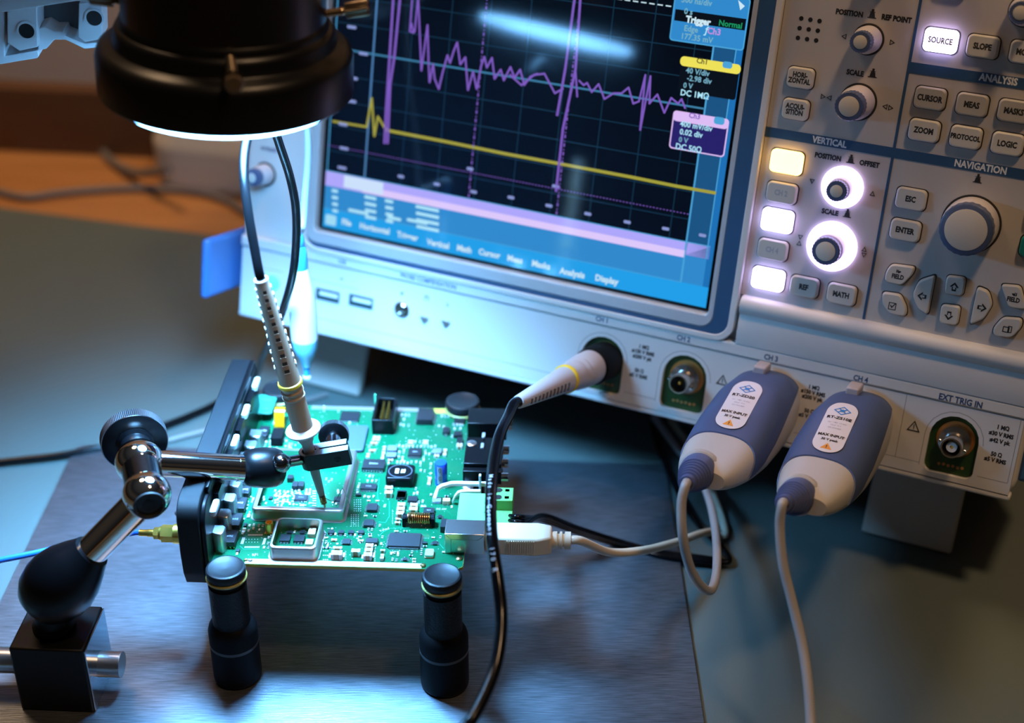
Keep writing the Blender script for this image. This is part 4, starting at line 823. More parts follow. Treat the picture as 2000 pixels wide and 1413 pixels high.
for z in (9.4, 5.0):
    mb = MB(); pr = rrect(0, 0, 1.1, 2.3, .5, 4); pi2 = rrect(0, 0, .7, 1.9, .3, 4); mb.ring(pr, pi2, 2.94, 2.99); BP('polarity_mark', mb, ink_black, e_, F=F @ frame((0, 0, z), (cos(radians(-96+90)), sin(radians(-96+90)), 0), (0, 0, 1), (cos(radians(-96)), sin(radians(-96)), 0)))
# box header with pins, standing at the far edge
x0, y0 = bp(*cp('h', 275, 430), 8.2); x1 = bp(*cp('h', 530, 430), 8.2)[0]; y1 = bp(*cp('h', 400, 160), 8.2)[1]
cx, cy, w, d = (x0+x1)/2, (y0+y1)/2, x1-x0, y1-y0
mb = MB(); mb.ring(rrect(cx, cy, w, d, .3, 3), rrect(cx, cy, w-2.4, d-2.0, .2, 3), 0, 8.2); mb.box(cx-w/2+1, cx+w/2-1, cy-d/2+.9, cy+d/2-.9, 0, 2); hd = BP('pin_header', mb, blk_gloss, bevel=.15, label='tall black shrouded pin header')
mb = MB()
for i in range(7):
    for j in (-1.27, 1.27): mb.cbox(cx+j, cy-d/2+2.2+i*(d-4.4)/6, 4, .64, .64, 6)
BP('header_pins', mb, gold, hd)
mb = MB(); mb.box(x0-.9, x0-.2, y1-1.5, y1-.4, 0, 10.5); BP('green_post', mb, mat('translucent_green', (.1, .6, .3), .3))
# flex connector and raised green plate near the far left
a = foot('g', 470, 250, 770, 540, 5.5); mb = MB(); mb.prism(rrect(a[0]-1.5, a[1], a[2]+3, a[3], 1.5), 4.6, 5.5)
for i in (-1, 1): mb.cbox(a[0], a[1]+i*a[3]*.25, 5.7, a[2]*.5, 2, .5)
BP('raised_plate', mb, mat('pale_green_plastic', (.02, .20, .13), .35), bevel=.3)
mb = MB(); mb.cbox(a[0]-a[2]*.3, a[1]-a[3]*.3, 2.3, 3, 3, 4.6); mb.cbox(a[0]+a[2]*.2, a[1]+a[3]*.3, 2.3, 3, 3, 4.6); BP('plate_spacer', mb, pcb_dk)
a = foot('g', 725, 770, 900, 930, 3.4); mb = MB(); mb.box(a[0]-a[2]/2, a[0]+a[2]/2, a[1]-a[3]/2, a[1]+a[3]/2, 0, 3.4); fx = BP('flex_connector', mb, blk_gloss, bevel=.2)
yy = a[1]+a[3]/2; w2 = a[2]*.46; mb = MB(); pr = []
for i in range(15):
    t = i/14; pr.append((yy+1+13*t, 3.0+9*math.sin(pi*min(1, t*1.05))**.8*(1-.35*t)))
vs = [(a[0]+sx_, y_, z_+dz) for dz in (0, .15) for sx_ in (-w2, w2) for y_, z_ in pr]; n = len(pr)
mb.add(vs, [(i, i+1, n+i+1, n+i) for i in range(n-1)]+[(2*n+i, 3*n+i, 3*n+i+1, 2*n+i+1) for i in range(n-1)]); BP('flex_cable', mb, mat('kapton_orange', (.42, .15, .002), .15, 0, .7, coat=.6), fx, label='glossy orange flexible flat cable')
# metal cans along the front panel, white light pipes on the panel edge
for i in range(8):
    px, py = 419.5+i*11.4*(1-.010*i), 1034-i*33.5*(1-.028*i)
    X, Y = bp(px, py, 10.5); X += 1.3; mb = MB(); hw = 2.9; dd = 3.1
    o = [(-hw, dd), (-hw, -dd*.6), (-hw*.3, -dd), (hw*.55, -dd*1.12), (hw*.8, -dd), (hw, -dd*.55), (hw, dd*.7), (hw*.6, dd)]
    mb.prism([(X+p[0], Y+p[1]) for p in o], 0, 10.0); mb.prism([(X+p[0], Y+p[1]) for p in o], 10.0, 10.5, top=[(X+p[0]*.93, Y+p[1]*.93) for p in o])
    BP('metal_filter', mb, mat('filter_metal', (.75, .78, .80), .34, 1.0), bevel=.25)
# ---------------- black front panel of the instrument module
pa = gy(343, 985, 522); PZ1 = pa.z; PZ0 = gy(352, 1140, 522).z
xa0 = (BDI @ gy(345, 985, 522)).x; xa1 = (BDI @ gy(393, 985, 522)).x
PYa = (BDI @ Vector((-139, 520, 60))).y; PYb = bp(476, 702, PZ1-BZ)[1]
x_b0 = bp(450, 702, PZ1-BZ)[0]
xa0 = (xa0+x_b0)/2; xa1 = xa0+9.4
z0p, z1p = PZ0-BZ, PZ1-BZ
# profile seen from the side (y, z) with a rounded near corner
yr = 9.0; pr = [(PYa+2.5, z0p), (PYb, z0p), (PYb, z1p)]
for i in range(9): a_ = radians(90+90*i/8); pr.append((PYa+yr+yr*cos(a_), z1p-yr+yr*sin(a_)))
pr += [(PYa-.8, z0p+18), (PYa, z0p+7)]
def xprism(pr, x0, x1): 
    mb = MB(); n = len(pr); mb.add([(x, p[0], p[1]) for x in (x0, x1) for p in pr], [tuple(range(n)), tuple(reversed(range(n, 2*n)))]+[(i, n+i, n+(i+1) % n, (i+1) % n) for i in range(n)]); return mb
fp = BP('front_panel', xprism(pr, xa0, xa1), blk_panel, bevel=.5, label='black powder coated front panel with rounded corner')
in_ = [(PYa+1.2, z0p-2.5), (PYb-.5, z0p-2.5), (PYb-.5, z1p-3), ]
for i in range(9): a_ = radians(90+90*i/8); in_.append((PYa+1+yr+yr*cos(a_), z1p-3-yr+yr*sin(a_)))
in_ += [(PYa+.4, z0p+18), (PYa+.8, z0p+5)]
BP('inner_frame', xprism(in_, xa1, xa1+2.2), blk_gloss, fp, bevel=.6)
mb = MB(); mb.box(xa1+.2, xa1+2.1, PYa+14, PYb-1, z1p-3.2, z1p+.4); BP('top_bead', mb, blk_gloss, fp, bevel=.6)
for px, py in ((501, 744), (481, 798), (460, 857), (437, 923), (420, 985)):
    X, Y = bp(px-1.5, py, z1p-4); mb = MB(); mb.prism(rrect(X, Y, 2.7, 9.5, 1.2), z1p-7.2, z1p-4.6); BP('light_pipe', mb, mat('light_pipe_white', (.42, .46, .46), .25, 0, .6), bevel=.35)
for i, (px, py) in enumerate(((490, 772), (470, 828), (449, 890), (428, 950))):
    X, Y = bp(px-2, py, z1p-6); mb = MB(); mb.prism(rrect(X, Y, 2.3, 10.5, .3), z1p-12, z1p-6.3); BP('dark_spacer', mb, blk_gloss)
# tiny bright connector edges on the outside of the panel
for px, py in ((403, 830), (393, 857), (383, 884), (362, 944), (351, 971), (340, 1003)):
    X, Y = bp(px, py, z1p-6); mb = MB(); mb.sphere((xa0-.2, Y, z1p-6), 1.1, n=16); BP('panel_stud', mb, steel)
# ---------------- connectors on the right edge
# USB socket (metal box) with folded front and the screw beside it
hu = 10.5; a = foot('c', 968, 488, 1655, 748, hu); cx, cy, w, d = a
mb = MB(); mb.box(cx-w/2, cx+w/2, cy-d/2, cy+d/2, 0, hu); us = BP('usb_socket', mb, mat('socket_shell', (.72, .70, .66), .26, 1.0, bump=.03, bs=800), bevel=.3, label='square metal shell of the cable socket')
mb = MB(); yy = cy-d/2-.02
for p, q in (((cx-w*.48, hu*.97), (cx-w*.34, hu*.74)), ((cx-w*.34, hu*.74), (cx+w*.34, hu*.72)), ((cx+w*.34, hu*.72), (cx+w*.49, hu*.95)), ((cx-w*.34, hu*.74), (cx-w*.34, .2))):
    d_ = Vector((q[0]-p[0], 0, q[1]-p[1])).normalized(); n_2 = Vector((-d_.z, 0, d_.x))*.12
    A2 = Vector((p[0], yy, p[1])); B2 = Vector((q[0], yy, q[1])); mb.add([A2+n_2, A2-n_2, B2-n_2, B2+n_2], [(0, 1, 2, 3)])
BP('shell_fold', mb, mat('fold_line', (.25, .23, .2), .3, .8), us)
def screwhead(px, py, r=1.6, m=brass, h=.9, name='screw'):
    X, Y = bp(px, py, h); mb = MB(); mb.lathe([(r, 0), (r, h*.5), (r*.7, h*.9), (0, h)], 28, T3(X, Y, 0)); BP(name, mb, m, bevel=0)
screwhead(*cp('c', 1208, 1140), 1.5); screwhead(*cp('c', 585, 1260), 1.2); screwhead(*cp('a', 795, 1165), .95); screwhead(*cp('a', 872, 1170), .95, steel)
# green terminal block on the board
hg = 9.0; a = foot('c', 1195, 30, 1700, 475, hg); x0 = a[0]-a[2]/2; x1 = a[0]+a[2]/2; y1 = a[1]+a[3]/2; y0 = cy+d/2+.3
grn = mat('terminal_green', (.16, .50, .20), .42); mb = MB(); mb.box(x0, x1, y0, y1, 0, hg); tb = BP('terminal_socket', mb, grn, bevel=.3, label='light green terminal socket')
mb = MB()
for k in (.3, .62): mb.prism([(x1+.02, y0+(y1-y0)*k), (x1-1.6, y0+(y1-y0)*(k+.04)), (x1+.02, y0+(y1-y0)*(k+.08))], hg-3, hg+.05)
BP('terminal_notch', mb, pcb_dk, tb)
# white lever arms (light guides) reaching over the board
lev = mat('lever_white', (.80, .78, .72), .35)
def lever(ps, wd, name='white_lever'):
    mb = MB(); P = [Vector(p) for p in ps]
    n = len(P); vs = []
    for i, p in enumerate(P):
        t = (P[min(i+1, n-1)]-P[max(i-1, 0)]).normalized(); q = Vector((t.y, -t.x, 0)).normalized()*wd/2
        vs += [p+q, p-q, p-q+Vector((0, 0, -1.6)), p+q+Vector((0, 0, -1.6))]
    fs = [(0, 1, 2, 3), (4*n-1, 4*n-2, 4*n-3, 4*n-4)]
    for i in range(n-1):
        for k in range(4): fs.append((4*i+k, 4*i+4+k, 4*i+4+(k+1) % 4, 4*i+(k+1) % 4))
    mb.add(vs, fs); return BP(name, mb, lev, bevel=.2)
def lp(x, y, h): X, Y = bp(*cp('f', x, y), h); return (X, Y, h)
lever([lp(695, 1120, 1.7), lp(715, 1050, 3.6), lp(745, 960, 6.5), lp(800, 925, 7.4), lp(870, 905, 7.8), lp(950, 882, 8.4), lp(1050, 880, 8.6), lp(1180, 885, 8.6), lp(1400, 888, 8.6), lp(1500, 888, 8.6)], 2.0)
lever([lp(985, 1150, 2.0), lp(1000, 1090, 4.5), lp(1050, 1030, 6.5), lp(1110, 1008, 7.4), lp(1200, 1003, 7.6), lp(1400, 1006, 7.6)], 1.7)
mb = MB(); X, Y = bp(*cp('f', 730, 1150), 1.2); mb.cbox(X, Y, .8, 4, 3.4, 1.4); BP('clear_foot', mb, mat('clear_plastic', (.75, .9, .95), .1, tr=.8), bevel=.2)
X, Y = bp(*cp('f', 1395, 800), 12); mb = MB(); mb.box(X-.5, X+.5, Y-1.6, Y+.4, 4, 13.5); BP('lever_stop', mb, mat('clear_white', (.7, .75, .8), .2), bevel=.15)
X, Y = bp(*cp('f', 1000, 250), 2); chip('f', 820, 1120, 935, 1175, 2.0, 'f', np_=2, name='led_holder', m=tan)
# black jack blocks with chrome barrels
jk = [((1200, -30), (1760, 80), 10.5), ((1175, 195), (1740, 330), 9.5), ((1130, 560), (1740, 640), 10.5)]
ya = bp(*cp('f', 1150, 600), 10)[1]
def jack(k, x0, y0, x1, y1, h, chromes):
    cx, cy, w, d = foot(k, x0, y0, x1, y1, h); mb = MB(); mb.box(cx-w/2, cx+w/2, cy-d/2, cy+d/2, 0, h); j = BP('jack_socket', mb, blk_gloss, bevel=.35)
    for dy, r, zz, L in chromes:
        mb = MB(); mb.cyl((cx+w/2-.5, cy+dy, zz), (cx+w/2+L, cy+dy, zz), r, n=28); BP('jack_barrel', mb, chrome, j)
    return j, (cx, cy, w, d)
jack('h', 1420, 290, 1880, 470, 9.5, [(-1, 2.6, 5.5, 2.6)])
j, q = jack('f', 1165, 195, 1740, 600, 8.5, [(6, 2.2, 5, 2.8), (-4, 2.2, 4.5, 2.8)])
mb = MB(); mb.box(q[0]-q[2]/2-.2, q[0]+q[2]/2+.3, q[1]-q[3]/2-.05, q[1]-q[3]/2+.1, 5.6, 6.1); mb.box(q[0]-q[2]/2-.2, q[0]+q[2]/2+.3, q[1]-q[3]/2-.15, q[1]-q[3]/2+.1, 5.4, 5.7); BP('jack_seam', mb, mat('seam_brown', (.3, .15, .06), .4), j)
jack('f', 1130, 655, 1745, 720, 7.0, [(-3, 2.6, 4.5, 2.6)])
for k, x, y, r in (('f', 1262, 275, 2.4), ('f', 1205, 935, 2.6)):
    X, Y = bp(*cp(k, x, y), 9.0); mb = MB(); zt = 8.5 if k == 'f' and y < 500 else .4
    X, Y = bp(*cp(k, x, y), zt+.6); mb.lathe([(r, zt), (r, zt+.4), (r*.8, zt+.8), (0, zt+.9)], 32, T3(X, Y, 0)); mb.box(X-.2, X+.2, Y-r*.6, Y+r*.6, zt+.85, zt+.95); BP('pan_screw', mb, steel)
for x, y, hh in ((1450, 150, 10), (1430, 310, 9.5)):
    X, Y = bp(*cp('f', x, y), hh); mb = MB(); mb.box(X-.7, X+.7, Y-2.4, Y+1.2, hh-.8, hh+.4); BP('contact_spring', mb, mat('pale_contact', (.7, .72, .75), .3, .7), bevel=.2)
# lugs that sit under the post caps
PC = dict(near_left=gz(440, 1108, 62), near_right=gz(863, 1123, 62), far_right=gz(903, 783, 62), far_left=gz(545, 758, 62))
mb = MB()
for k, p in PC.items():
    q = BDI @ p; bx_ = min(max(q.x, BL+5), BR-5); by_ = min(max(q.y, 3), BK-3)
    d_ = Vector((q.x-bx_, q.y-by_, 0)); 
    if d_.length < .5: continue
    d_ = d_.normalized(); n_2 = Vector((-d_.y, d_.x, 0))*5
    mb.prism([tuple((Vector((bx_, by_, 0))+n_2)[:2]), tuple((Vector((q.x, q.y, 0))+n_2*.8)[:2]), tuple((Vector((q.x, q.y, 0))-n_2*.8)[:2]), tuple((Vector((bx_, by_, 0))-n_2)[:2])], -1.55, -.06)
BP('corner_lug', mb, edge_m)
flush_text()
# ================================================================ posts that hold the board
descr = dict(near_left='black board post with round cap beside the rounded panel corner', near_right='black board post with round cap in front of the cable socket',
             far_right='black board post at the far corner behind the black jacks', far_left='black round capped board post at the far corner behind the upright probe')
for k, p in PC.items():
    F = T3(p.x, p.y, 2.02); t = thing('board_post', descr[k], 'post', F, 'posts holding up the circuit board')
    mb = MB(); mb.lathe([(9.6, 0), (10.3, .8), (10.5, 2), (10.5, 27), (9.8, 29.5), (8.2, 31)], 48); mesh_obj('post_base', mb, blk_rub, t, F)
    mb = MB(); mb.lathe([(10.56, 19.2), (10.56, 20.6)], 48); mesh_obj('post_band', mb, mat('band_grey', (.035, .035, .035), .4), t, F)
    mb = MB(); mb.lathe([(8.1, 30.5), (8.1, 51.5)], 48); mesh_obj('post_column', mb, mat('knurled_black', (.0025, .0025, .0025), .5, 0, .25, bump=.8, bs=900), t, F)
    mb = MB(); mb.lathe([(8.3, 54.2), (8.75, 54.5), (8.75, 55.1), (8.3, 55.5)] if 0 else [(7.6, 54.3), (8.55, 54.5), (8.7, 55.2), (8.2, 55.7), (7.6, 55.8)], 48); mesh_obj('post_washer', mb, mat('olive_washer', (.28, .25, .05), .5, bump=.8, bs=600), t, F)
    mb = MB(); mb.lathe([(7.4, 51.5), (7.4, 54.3)], 40); mesh_obj('post_neck', mb, blk_rub, t, F)
    mb = MB(); mb.lathe([(7.4, 55.8), (8.3, 56.4), (8.4, 57), (8.4, 59.0), (8.0, 59.8), (7.3, 60.1)]+[(6.9, 59.9), (4, 59.3), (0, 59.1)], 48); mesh_obj('post_cap', mb, cap_rub, t, F)
# ================================================================ magnetic base with jointed arm
b0 = gz(42, 1387, 2.05); b1 = gz(187, 1393, 2.05); bd = (b1-b0); BW = bd.length; bd.normalize()
AF = frame(b0, bd, Vector((-bd.y, bd.x, 0)), (0, 0, 1)); BDp, BH = 29.0, 34.4
arm = thing('magnetic_arm', 'black magnetic base with chrome jointed arm holding the probe over the board', 'arm', AF)
def AP(name, mb, m, parent=None, bevel=0, F=None, label=None):
    o = mesh_obj(name, mb, m, parent or arm, F or I4, bevel)
    if label: o['label'] = label
    return o
mb = MB(); mb.box(0, BW-.6, 0, BDp, 0, BH); AP('base_block', mb, blk_anod, F=AF, bevel=.9)
mb = MB(); mb.box(BW-.6, BW, .6, BDp-.4, .4, BH-.8); AP('base_side', mb, mat('polished_side', (.55, .6, .66), .12, 1.0), F=AF, bevel=.2, label='polished steel side of the magnetic base')
rc = gy(200, 1294, (AF @ Vector((BW/2, BDp/2, 0))).y); rl = AF.inverted() @ rc
mb = MB(); mb.lathe([(5.6, 0), (5.7, .5), (5.7, 150), (5.4, 150.4)], 40, frame((BW+9.3, BDp/2, rl.z), (0, 0, 1), (0, -1, 0), (-1, 0, 0))); AP('lever_rod', mb, steel, F=AF, label='brushed steel lever rod through the base')
bc = AF @ Vector((BW/2-1, BDp/2, BH)); blb = gy(112, 1146, bc.y)
mb = MB(); mb.lathe([(9, 0), (9, 2.2), (7.4, 3.5), (7.2, 12)], 40, T3(*bc)); AP('base_collar', mb, blk_anod)
ball2 = gy(287, 967, 512.5); ball1 = gy(272, 903, 535); ax = (ball1-ball2).normalized()
dt = (ball2-blb).normalized()
mb = MB(); mb.lathe([(2, -15.5), (7, -14.2), (11, -11.6), (14, -7), (15.4, -1), (15.4, 4), (14, 10), (11, 16.5), (8.6, 21), (8.0, 22.6), (7.2, 22.6)], 48, axis_frame(blb, dt)); AP('lower_socket', mb, blk_gloss)
mb = MB(); mb.cyl(blb+dt*20, ball2, 6.7, n=40); AP('lower_tube', mb, chrome)
RB = 9.9
mb = MB(); Fb = axis_frame(ball2, ax); a0 = -math.asin(.80)
pr = [(RB*cos(a0+(1.30-a0)*i/18), RB*sin(a0+(1.30-a0)*i/18)) for i in range(19)]
mb.lathe([(pr[0][0]-.5, pr[0][1]+.3)]+pr, 48, Fb, False); AP('front_ball', mb, chrome)
mb = MB(); mb.lathe([(6.7, -6.8), (6.4, -8.1), (5.6, -8.2), (5.2, -6.4), (3.2, -6.2), (3.0, -6.8), (0, -6.8)], 40, Fb); AP('ball_plug', mb, dark_hole)
mb = MB(); mb.cyl(ball2+ax*5, ball1-ax*5, 8.1, n=48); AP('elbow_ring', mb, mat('dark_chrome', (.12, .13, .14), .15, 1.0))
mb = MB(); mb.sphere((0, 0, 0), RB+.2, axis_frame(ball1, ax), 48, -.93, .9); AP('rear_ball', mb, chrome)
kc = ball1+ax*15; kd = (kc-ball1).normalized()
mb = MB(); mb.lathe([(6.0, 7), (6.6, 8), (6.6, 12), (8, 13), (8, 14.5)], 40, axis_frame(ball1, kd)); AP('knob_neck', mb, blk_gloss)
def knurl(F, r, z0, z1, n=110, dep=.22):
    mb = MB(); o = [((r-(dep if i % 2 else 0))*cos(pi*i/n), (r-(dep if i % 2 else 0))*sin(pi*i/n)) for i in range(2*n)]; mb.prism(o, z0, z1, F); return mb
Fk = axis_frame(ball1, kd)
kn = AP('clamp_knob', knurl(Fk, 14.2, 14.6, 19.6), knurl_m, label='large knurled clamping knob')
mb = MB(); mb.lathe([(0, 13.6), (9, 13.9), (13.2, 14.2), (13.9, 14.7)], 60, Fk); AP('knob_face', mb, blk_gloss, kn)
so0 = gy(477, 915, 549); so1 = gy(552, 913, 554.5); da = (so0-ball1).normalized()
mb = MB(); mb.cyl(ball1+da*8, so0+da*1.5, 5.7, n=40); mb.cyl(so0-da*3.0, so0-da*.4, 5.9, n=40); AP('upper_tube', mb, chrome)
ds = (so1-so0).normalized()
mb = MB(); mb.lathe([(5.9, -.6), (7.4, .6), (8.5, 4), (8.9, 9), (8.6, 13.5), (7.4, 16.2), (5.8, 17.2), (4.9, 16.9), (4.5, 14)], 48, axis_frame(so0, ds)); AP('upper_socket', mb, blk_gloss)
Fs = axis_frame(so0, ds, (0, 0, 1)); pc_ = so0+ds*13.5
sb = gy(549, 905, 549.5)
mb = MB(); mb.sphere(tuple(sb), 4.4, n=32); mb.cyl(sb, gy(596, 897, 559.5), 2.5, n=28); AP('ball_stud', mb, mat('dark_steel', (.25, .25, .26), .15, 1.0))
# clamp block round the probe
tip = gz(635, 992, BZ+.6); top = gy(510, 546, tip.y-7.0); pdv = (top-tip).normalized(); PLn = (top-tip).length
def on_probe(py):
    best = min(range(0, 1001), key=lambda i: abs((lambda P: 706.5-FPX*((P-CAM).dot(UP))/((P-CAM).dot(FW)))(tip+(top-tip)*(i/1000))-py)); return best/1000*PLn
cs = on_probe(893); cc = tip+pdv*cs
ex = (gy(683, 890, cc.y-2.5)-gy(590, 905, cc.y-3.5)).normalized(); ez = pdv*.35+Vector((0, 0, 1)); ez = (ez-ex*ez.dot(ex)).normalized(); ey = ez.cross(ex)
CF = frame(cc, ex, ey, ez)
mb = MB(); R3 = circ(0, 0, 4.7, 36)
def blk(z0, z1, e=0):
    mb.ring(circ(0, 0, 4.7-e, 36), circ(0, 0, 3.0+e, 36), z0, z1, CF)
    mb.box(2.2+e, 17.6-e, -4.6+e, -.35-e, z0, z1, CF); mb.box(2.2+e, 16.6-e, .35+e, 4.6-e, z0, z1, CF); mb.box(-2.0, 2.4, -4.6+e, -3.0, z0, z1, CF); mb.box(-2.0, 2.4, 3.0, 4.6-e, z0, z1, CF)
blk(-4.2, 3.6); pcl = AP('probe_clamp', mb, blk_anod, label='small black split clamp gripping the probe shaft')
mb = MB(); blk(3.55, 3.68, .25); AP('clamp_lit_top', mb, mat('clamp_lit_metal', (.42, .45, .47), .42, 1.0, bump=.1, bs=3000), pcl, label='brushed metal sheet standing in for the lamplit top of the clamp')  # thin brushed sheet: its pale metal paints the lit top of the black block
mb = MB(); mb.lathe([(1.7, 0), (1.5, .2), (.9, .25), (.8, -.1), (0, -.1)], 24, CF @ frame((12, -4.6, -.6), (1, 0, 0), (0, 0, 1), (0, -1, 0))); AP('clamp_screw', mb, blk_gloss)
kq = gy(652, 850, cc.y+17); kb = CF @ Vector((9.5, 4.4, 0)); kdd = (kq-kb).normalized(); Lk = (kq-kb).length; Fq = axis_frame(kb, kdd)
mb = MB(); mb.lathe([(3.4, 0), (4.0, Lk*.5), (3.6, Lk-1.5)], 32, Fq); AP('thumb_stem', mb, mat('dark_steel', (.25, .25, .26), .15, 1.0))
kn = AP('thumb_screw', knurl(Fq, 6.9, Lk-1.5, Lk+1.8, 60, .25), knurl_m); mb = MB(); mb.lathe([(3, Lk-2), (6.2, Lk-1.9), (6.7, Lk-1.5)], 40, Fq); AP('thumb_face', mb, blk_gloss, kn)

# ================================================================ passive probe in the clamp, with its cable
PF = axis_frame(tip, pdv, (0, 1, 0)); 
probe = thing('voltage_probe', 'beige oscilloscope probe with yellow ring clamped upright over the board', 'probe', PF); WFr[probe.name] = PF
def PP(name, mb, m, parent=None, bevel=0, F=PF, label=None, th=None):
    o = mesh_obj(name, mb, m, parent or th or probe, F, bevel)
    if label: o['label'] = label
    return o
q = on_probe; L_t, L_s, L_c, L_f, L_b, L_y = q(966), q(866), q(848), q(826), q(816), q(748)
mb = MB(); mb.lathe([(.35, 0), (.6, 1.2), (1.0, 2.2), (1.15, 2.6), (1.15, L_t)], 24); PP('probe_tip', mb, bnc_m)
n_g = 5; mb = MB(); mb.tube([(1.3*cos(2*pi*i/10), 1.3*sin(2*pi*i/10), 2.3+(L_t-2.6)*i/60) for i in range(61)], .2, 6, 1); PP('tip_spring', mb, brass)
mb = MB(); mb.tube([(0, 0, L_t*.8), (4, -1, L_t*.6), (8, -1.5, L_t*1.0), (11, -2, L_t*1.55), (13, -2.2, L_t*.9), (14.5, -2.5, .5)], .22, 6, 6); 
F_t = Matrix.Translation(tip) ; hk = [tip+Vector(v) for v in ((.5, -.2, L_t*.7), (3, -.6, 4.2), (5.2, -.8, 4.8), (8.2, -.8, 10.5), (9.4, -.9, 9.2), (11.6, -1.2, .3))]
mb = MB(); mb.tube(hk, .16, 6, 6); PP('ground_spring', mb, bnc_m, F=I4)
mb = MB(); mb.lathe([(1.35, L_t-.9), (1.4, L_t)], 24); PP('tip_collar', mb, ink_black)
mb = MB(); mb.lathe([(1.35, L_t), (1.55, L_t+1), (2.0, q(930)), (2.35, q(905)), (2.5, L_s), (3.2, L_s+1.5), (4.3, L_c), (5.0, q(841)-1.8)], 36); PP('probe_shaft', mb, tip_m)
mb = MB(); Ld = q(841); mb.lathe([(4.9, Ld-2.0), (6.6, Ld-1.0), (7.6, Ld), (7.75, Ld+.5), (7.6, Ld+.9), (6.5, Ld+1.3), (4.4, Ld+2.2)], 48); PP('finger_guard', mb, white_pl)
pr = [(4.65, Ld+1.4), (4.6, Ld+8), (4.55, q(778))]
z = q(776)
for i in range(3): pr += [(4.55, z), (4.95, z+.5), (4.95, z+1.0), (4.5, z+1.5), (4.45, z+2.6)]; z += 2.9
pr += [(4.8, L_y-1.2), (4.9, L_y-1)]
mb = MB(); mb.lathe(pr, 48); PP('probe_body', mb, grip_m)
mb = MB(); mb.lathe([(4.8, L_y-1.1), (5.25, L_y-.8), (5.35, L_y), (5.2, L_y+.7), (4.7, L_y+1.0)], 48); PP('colour_ring', mb, yel, label='yellow colour coding ring')
def cone_r(z): t = (z-L_y)/(PLn-L_y); return 4.7*(1-t)+2.85*t
mb = MB(); mb.lathe([(4.7, L_y+.8), (cone_r(L_y+8), L_y+8), (2.85, PLn-.1), (2.75, PLn), (2.1, PLn), (2.0, PLn-2)], 48); slv = PP('strain_relief', mb, grip_m)
mb = MB(); mb.lathe([(2.95, PLn-.5), (2.95, PLn+.2), (2.2, PLn+.25), (2.15, PLn-.6)], 40); PP('relief_rim', mb, white_pl, slv)
# slots down the camera side and serrations on both flanks
toC = (CAM-top); dq = PF.to_3x3().inverted() @ toC; a_c = math.atan2(dq.y, dq.x)
mbS = MB(); mbL = MB(); mbW = MB()
for i in range(11):
    z = q(565+15.1*i)
    if z > PLn-1: continue
    r = cone_r(z)
    for da_, mm in ((0, mbS), (pi, mbS)):
        a_ = a_c+da_; F = T3(r*cos(a_), r*sin(a_), z) @ Matrix.Rotation(a_, 4, 'Z'); mm.cbox(-.25, 0, 0, .7, r*.48, 1.5, F); mbL.cbox(.02, 0, -1.15, .35, r*.60, .5, F)
    for da_ in (-pi/2, pi/2): a_ = a_c+da_; F = T3(r*cos(a_), r*sin(a_), z) @ Matrix.Rotation(a_, 4, 'Z'); mbW.cbox(0, 0, .4, .7, r*.7, 1.6, F)
PP('relief_slot', mbS, mat('slot_brown', (.03, .02, .014), .7), slv); PP('relief_ridge', mbL, grip_m, slv, bevel=.1); PP('relief_serration', mbW, white_pl, slv, bevel=.2)
Y0 = top.y
cpts = [top-pdv*1.5, top+pdv*4]+[gy(a, b, c) for a, b, c in ((497, 485, Y0+3), (484, 410, Y0+9), (476, 340, Y0+17), (479, 288, Y0+26), (492, 248, Y0+36), (512, 230, Y0+44), (532, 246, Y0+53), (549, 292, Y0+62), (566, 345, Y0+72), (577, 400, Y0+76), (579, 460, Y0+78), (573, 530, Y0+80), (557, 592, Y0+92), (534, 652, Y0+118), (512, 700, Y0+152), (497, 735, Y0+185))]
cpts += [gz(a, b, 3.0) for a, b in ((462, 765), (425, 788), (372, 812), (322, 832), (240, 864), (135, 887), (40, 899), (-120, 915))]
mb = MB(); mb.tube(cpts, 1.95, 16, 10); PP('probe_cable', mb, blk_cable, F=I4)

# ================================================================ white active probe hanging behind
w0 = gy(600, 742, 655); w1 = gy(586, 524, 655); wd_ = (w1-w0).normalized(); WFm = axis_frame(w0, wd_, (0, 1, 0)); WL = (w1-w0).length
pen = thing('active_probe', 'white and bright blue pen shaped probe hanging behind the clamped beige probe', 'probe', WFm)
def WPp(name, mb, m, F=WFm, label=None):
    o = mesh_obj(name, mb, m, pen, F)
    if label: o['label'] = label
mb = MB(); mb.sphere((0, 0, 1.6), 2.0, n=20); WPp('probe_ball', mb, white_pl)
mb = MB(); mb.lathe([(1.6, 2), (1.7, WL*.13)], 24); WPp('probe_socket', mb, pen_blue)
mb = MB(); mb.lathe([(2.2, WL*.125), (2.8, WL*.17), (4.6, WL*.235), (6.1, WL*.30), (6.5, WL*.38)], 40); WPp('probe_nose', mb, pen_tip)
mb = MB(); mb.lathe([(6.5, WL*.38), (6.7, WL*.5), (6.6, WL*.68), (5.8, WL*.82), (4.6, WL*.93), (3.9, WL)], 40); WPp('probe_shell', mb, pen_white)
mb = MB(); mb.lathe([(3.8, WL-.5), (3.9, WL+4), (3.4, WL+11), (2.6, WL+12), (2.9, WL+13), (2.9, WL+16), (2.2, WL+18)], 32); WPp('blue_sleeve', mb, pen_blue, label='bright blue sleeve of the cable')
mb = MB(); mb.tube([w1+wd_*15, w1+wd_*20]+[gy(a, b, 672+i*8) for i, (a, b) in enumerate(((590, 445), (597, 370), (602, 290), (596, 200), (590, 90), (585, -30)))], 1.7, 14, 8); WPp('probe_cable', mb, mat('pale_blue_cable', (.45, .62, .72), .35), F=I4)

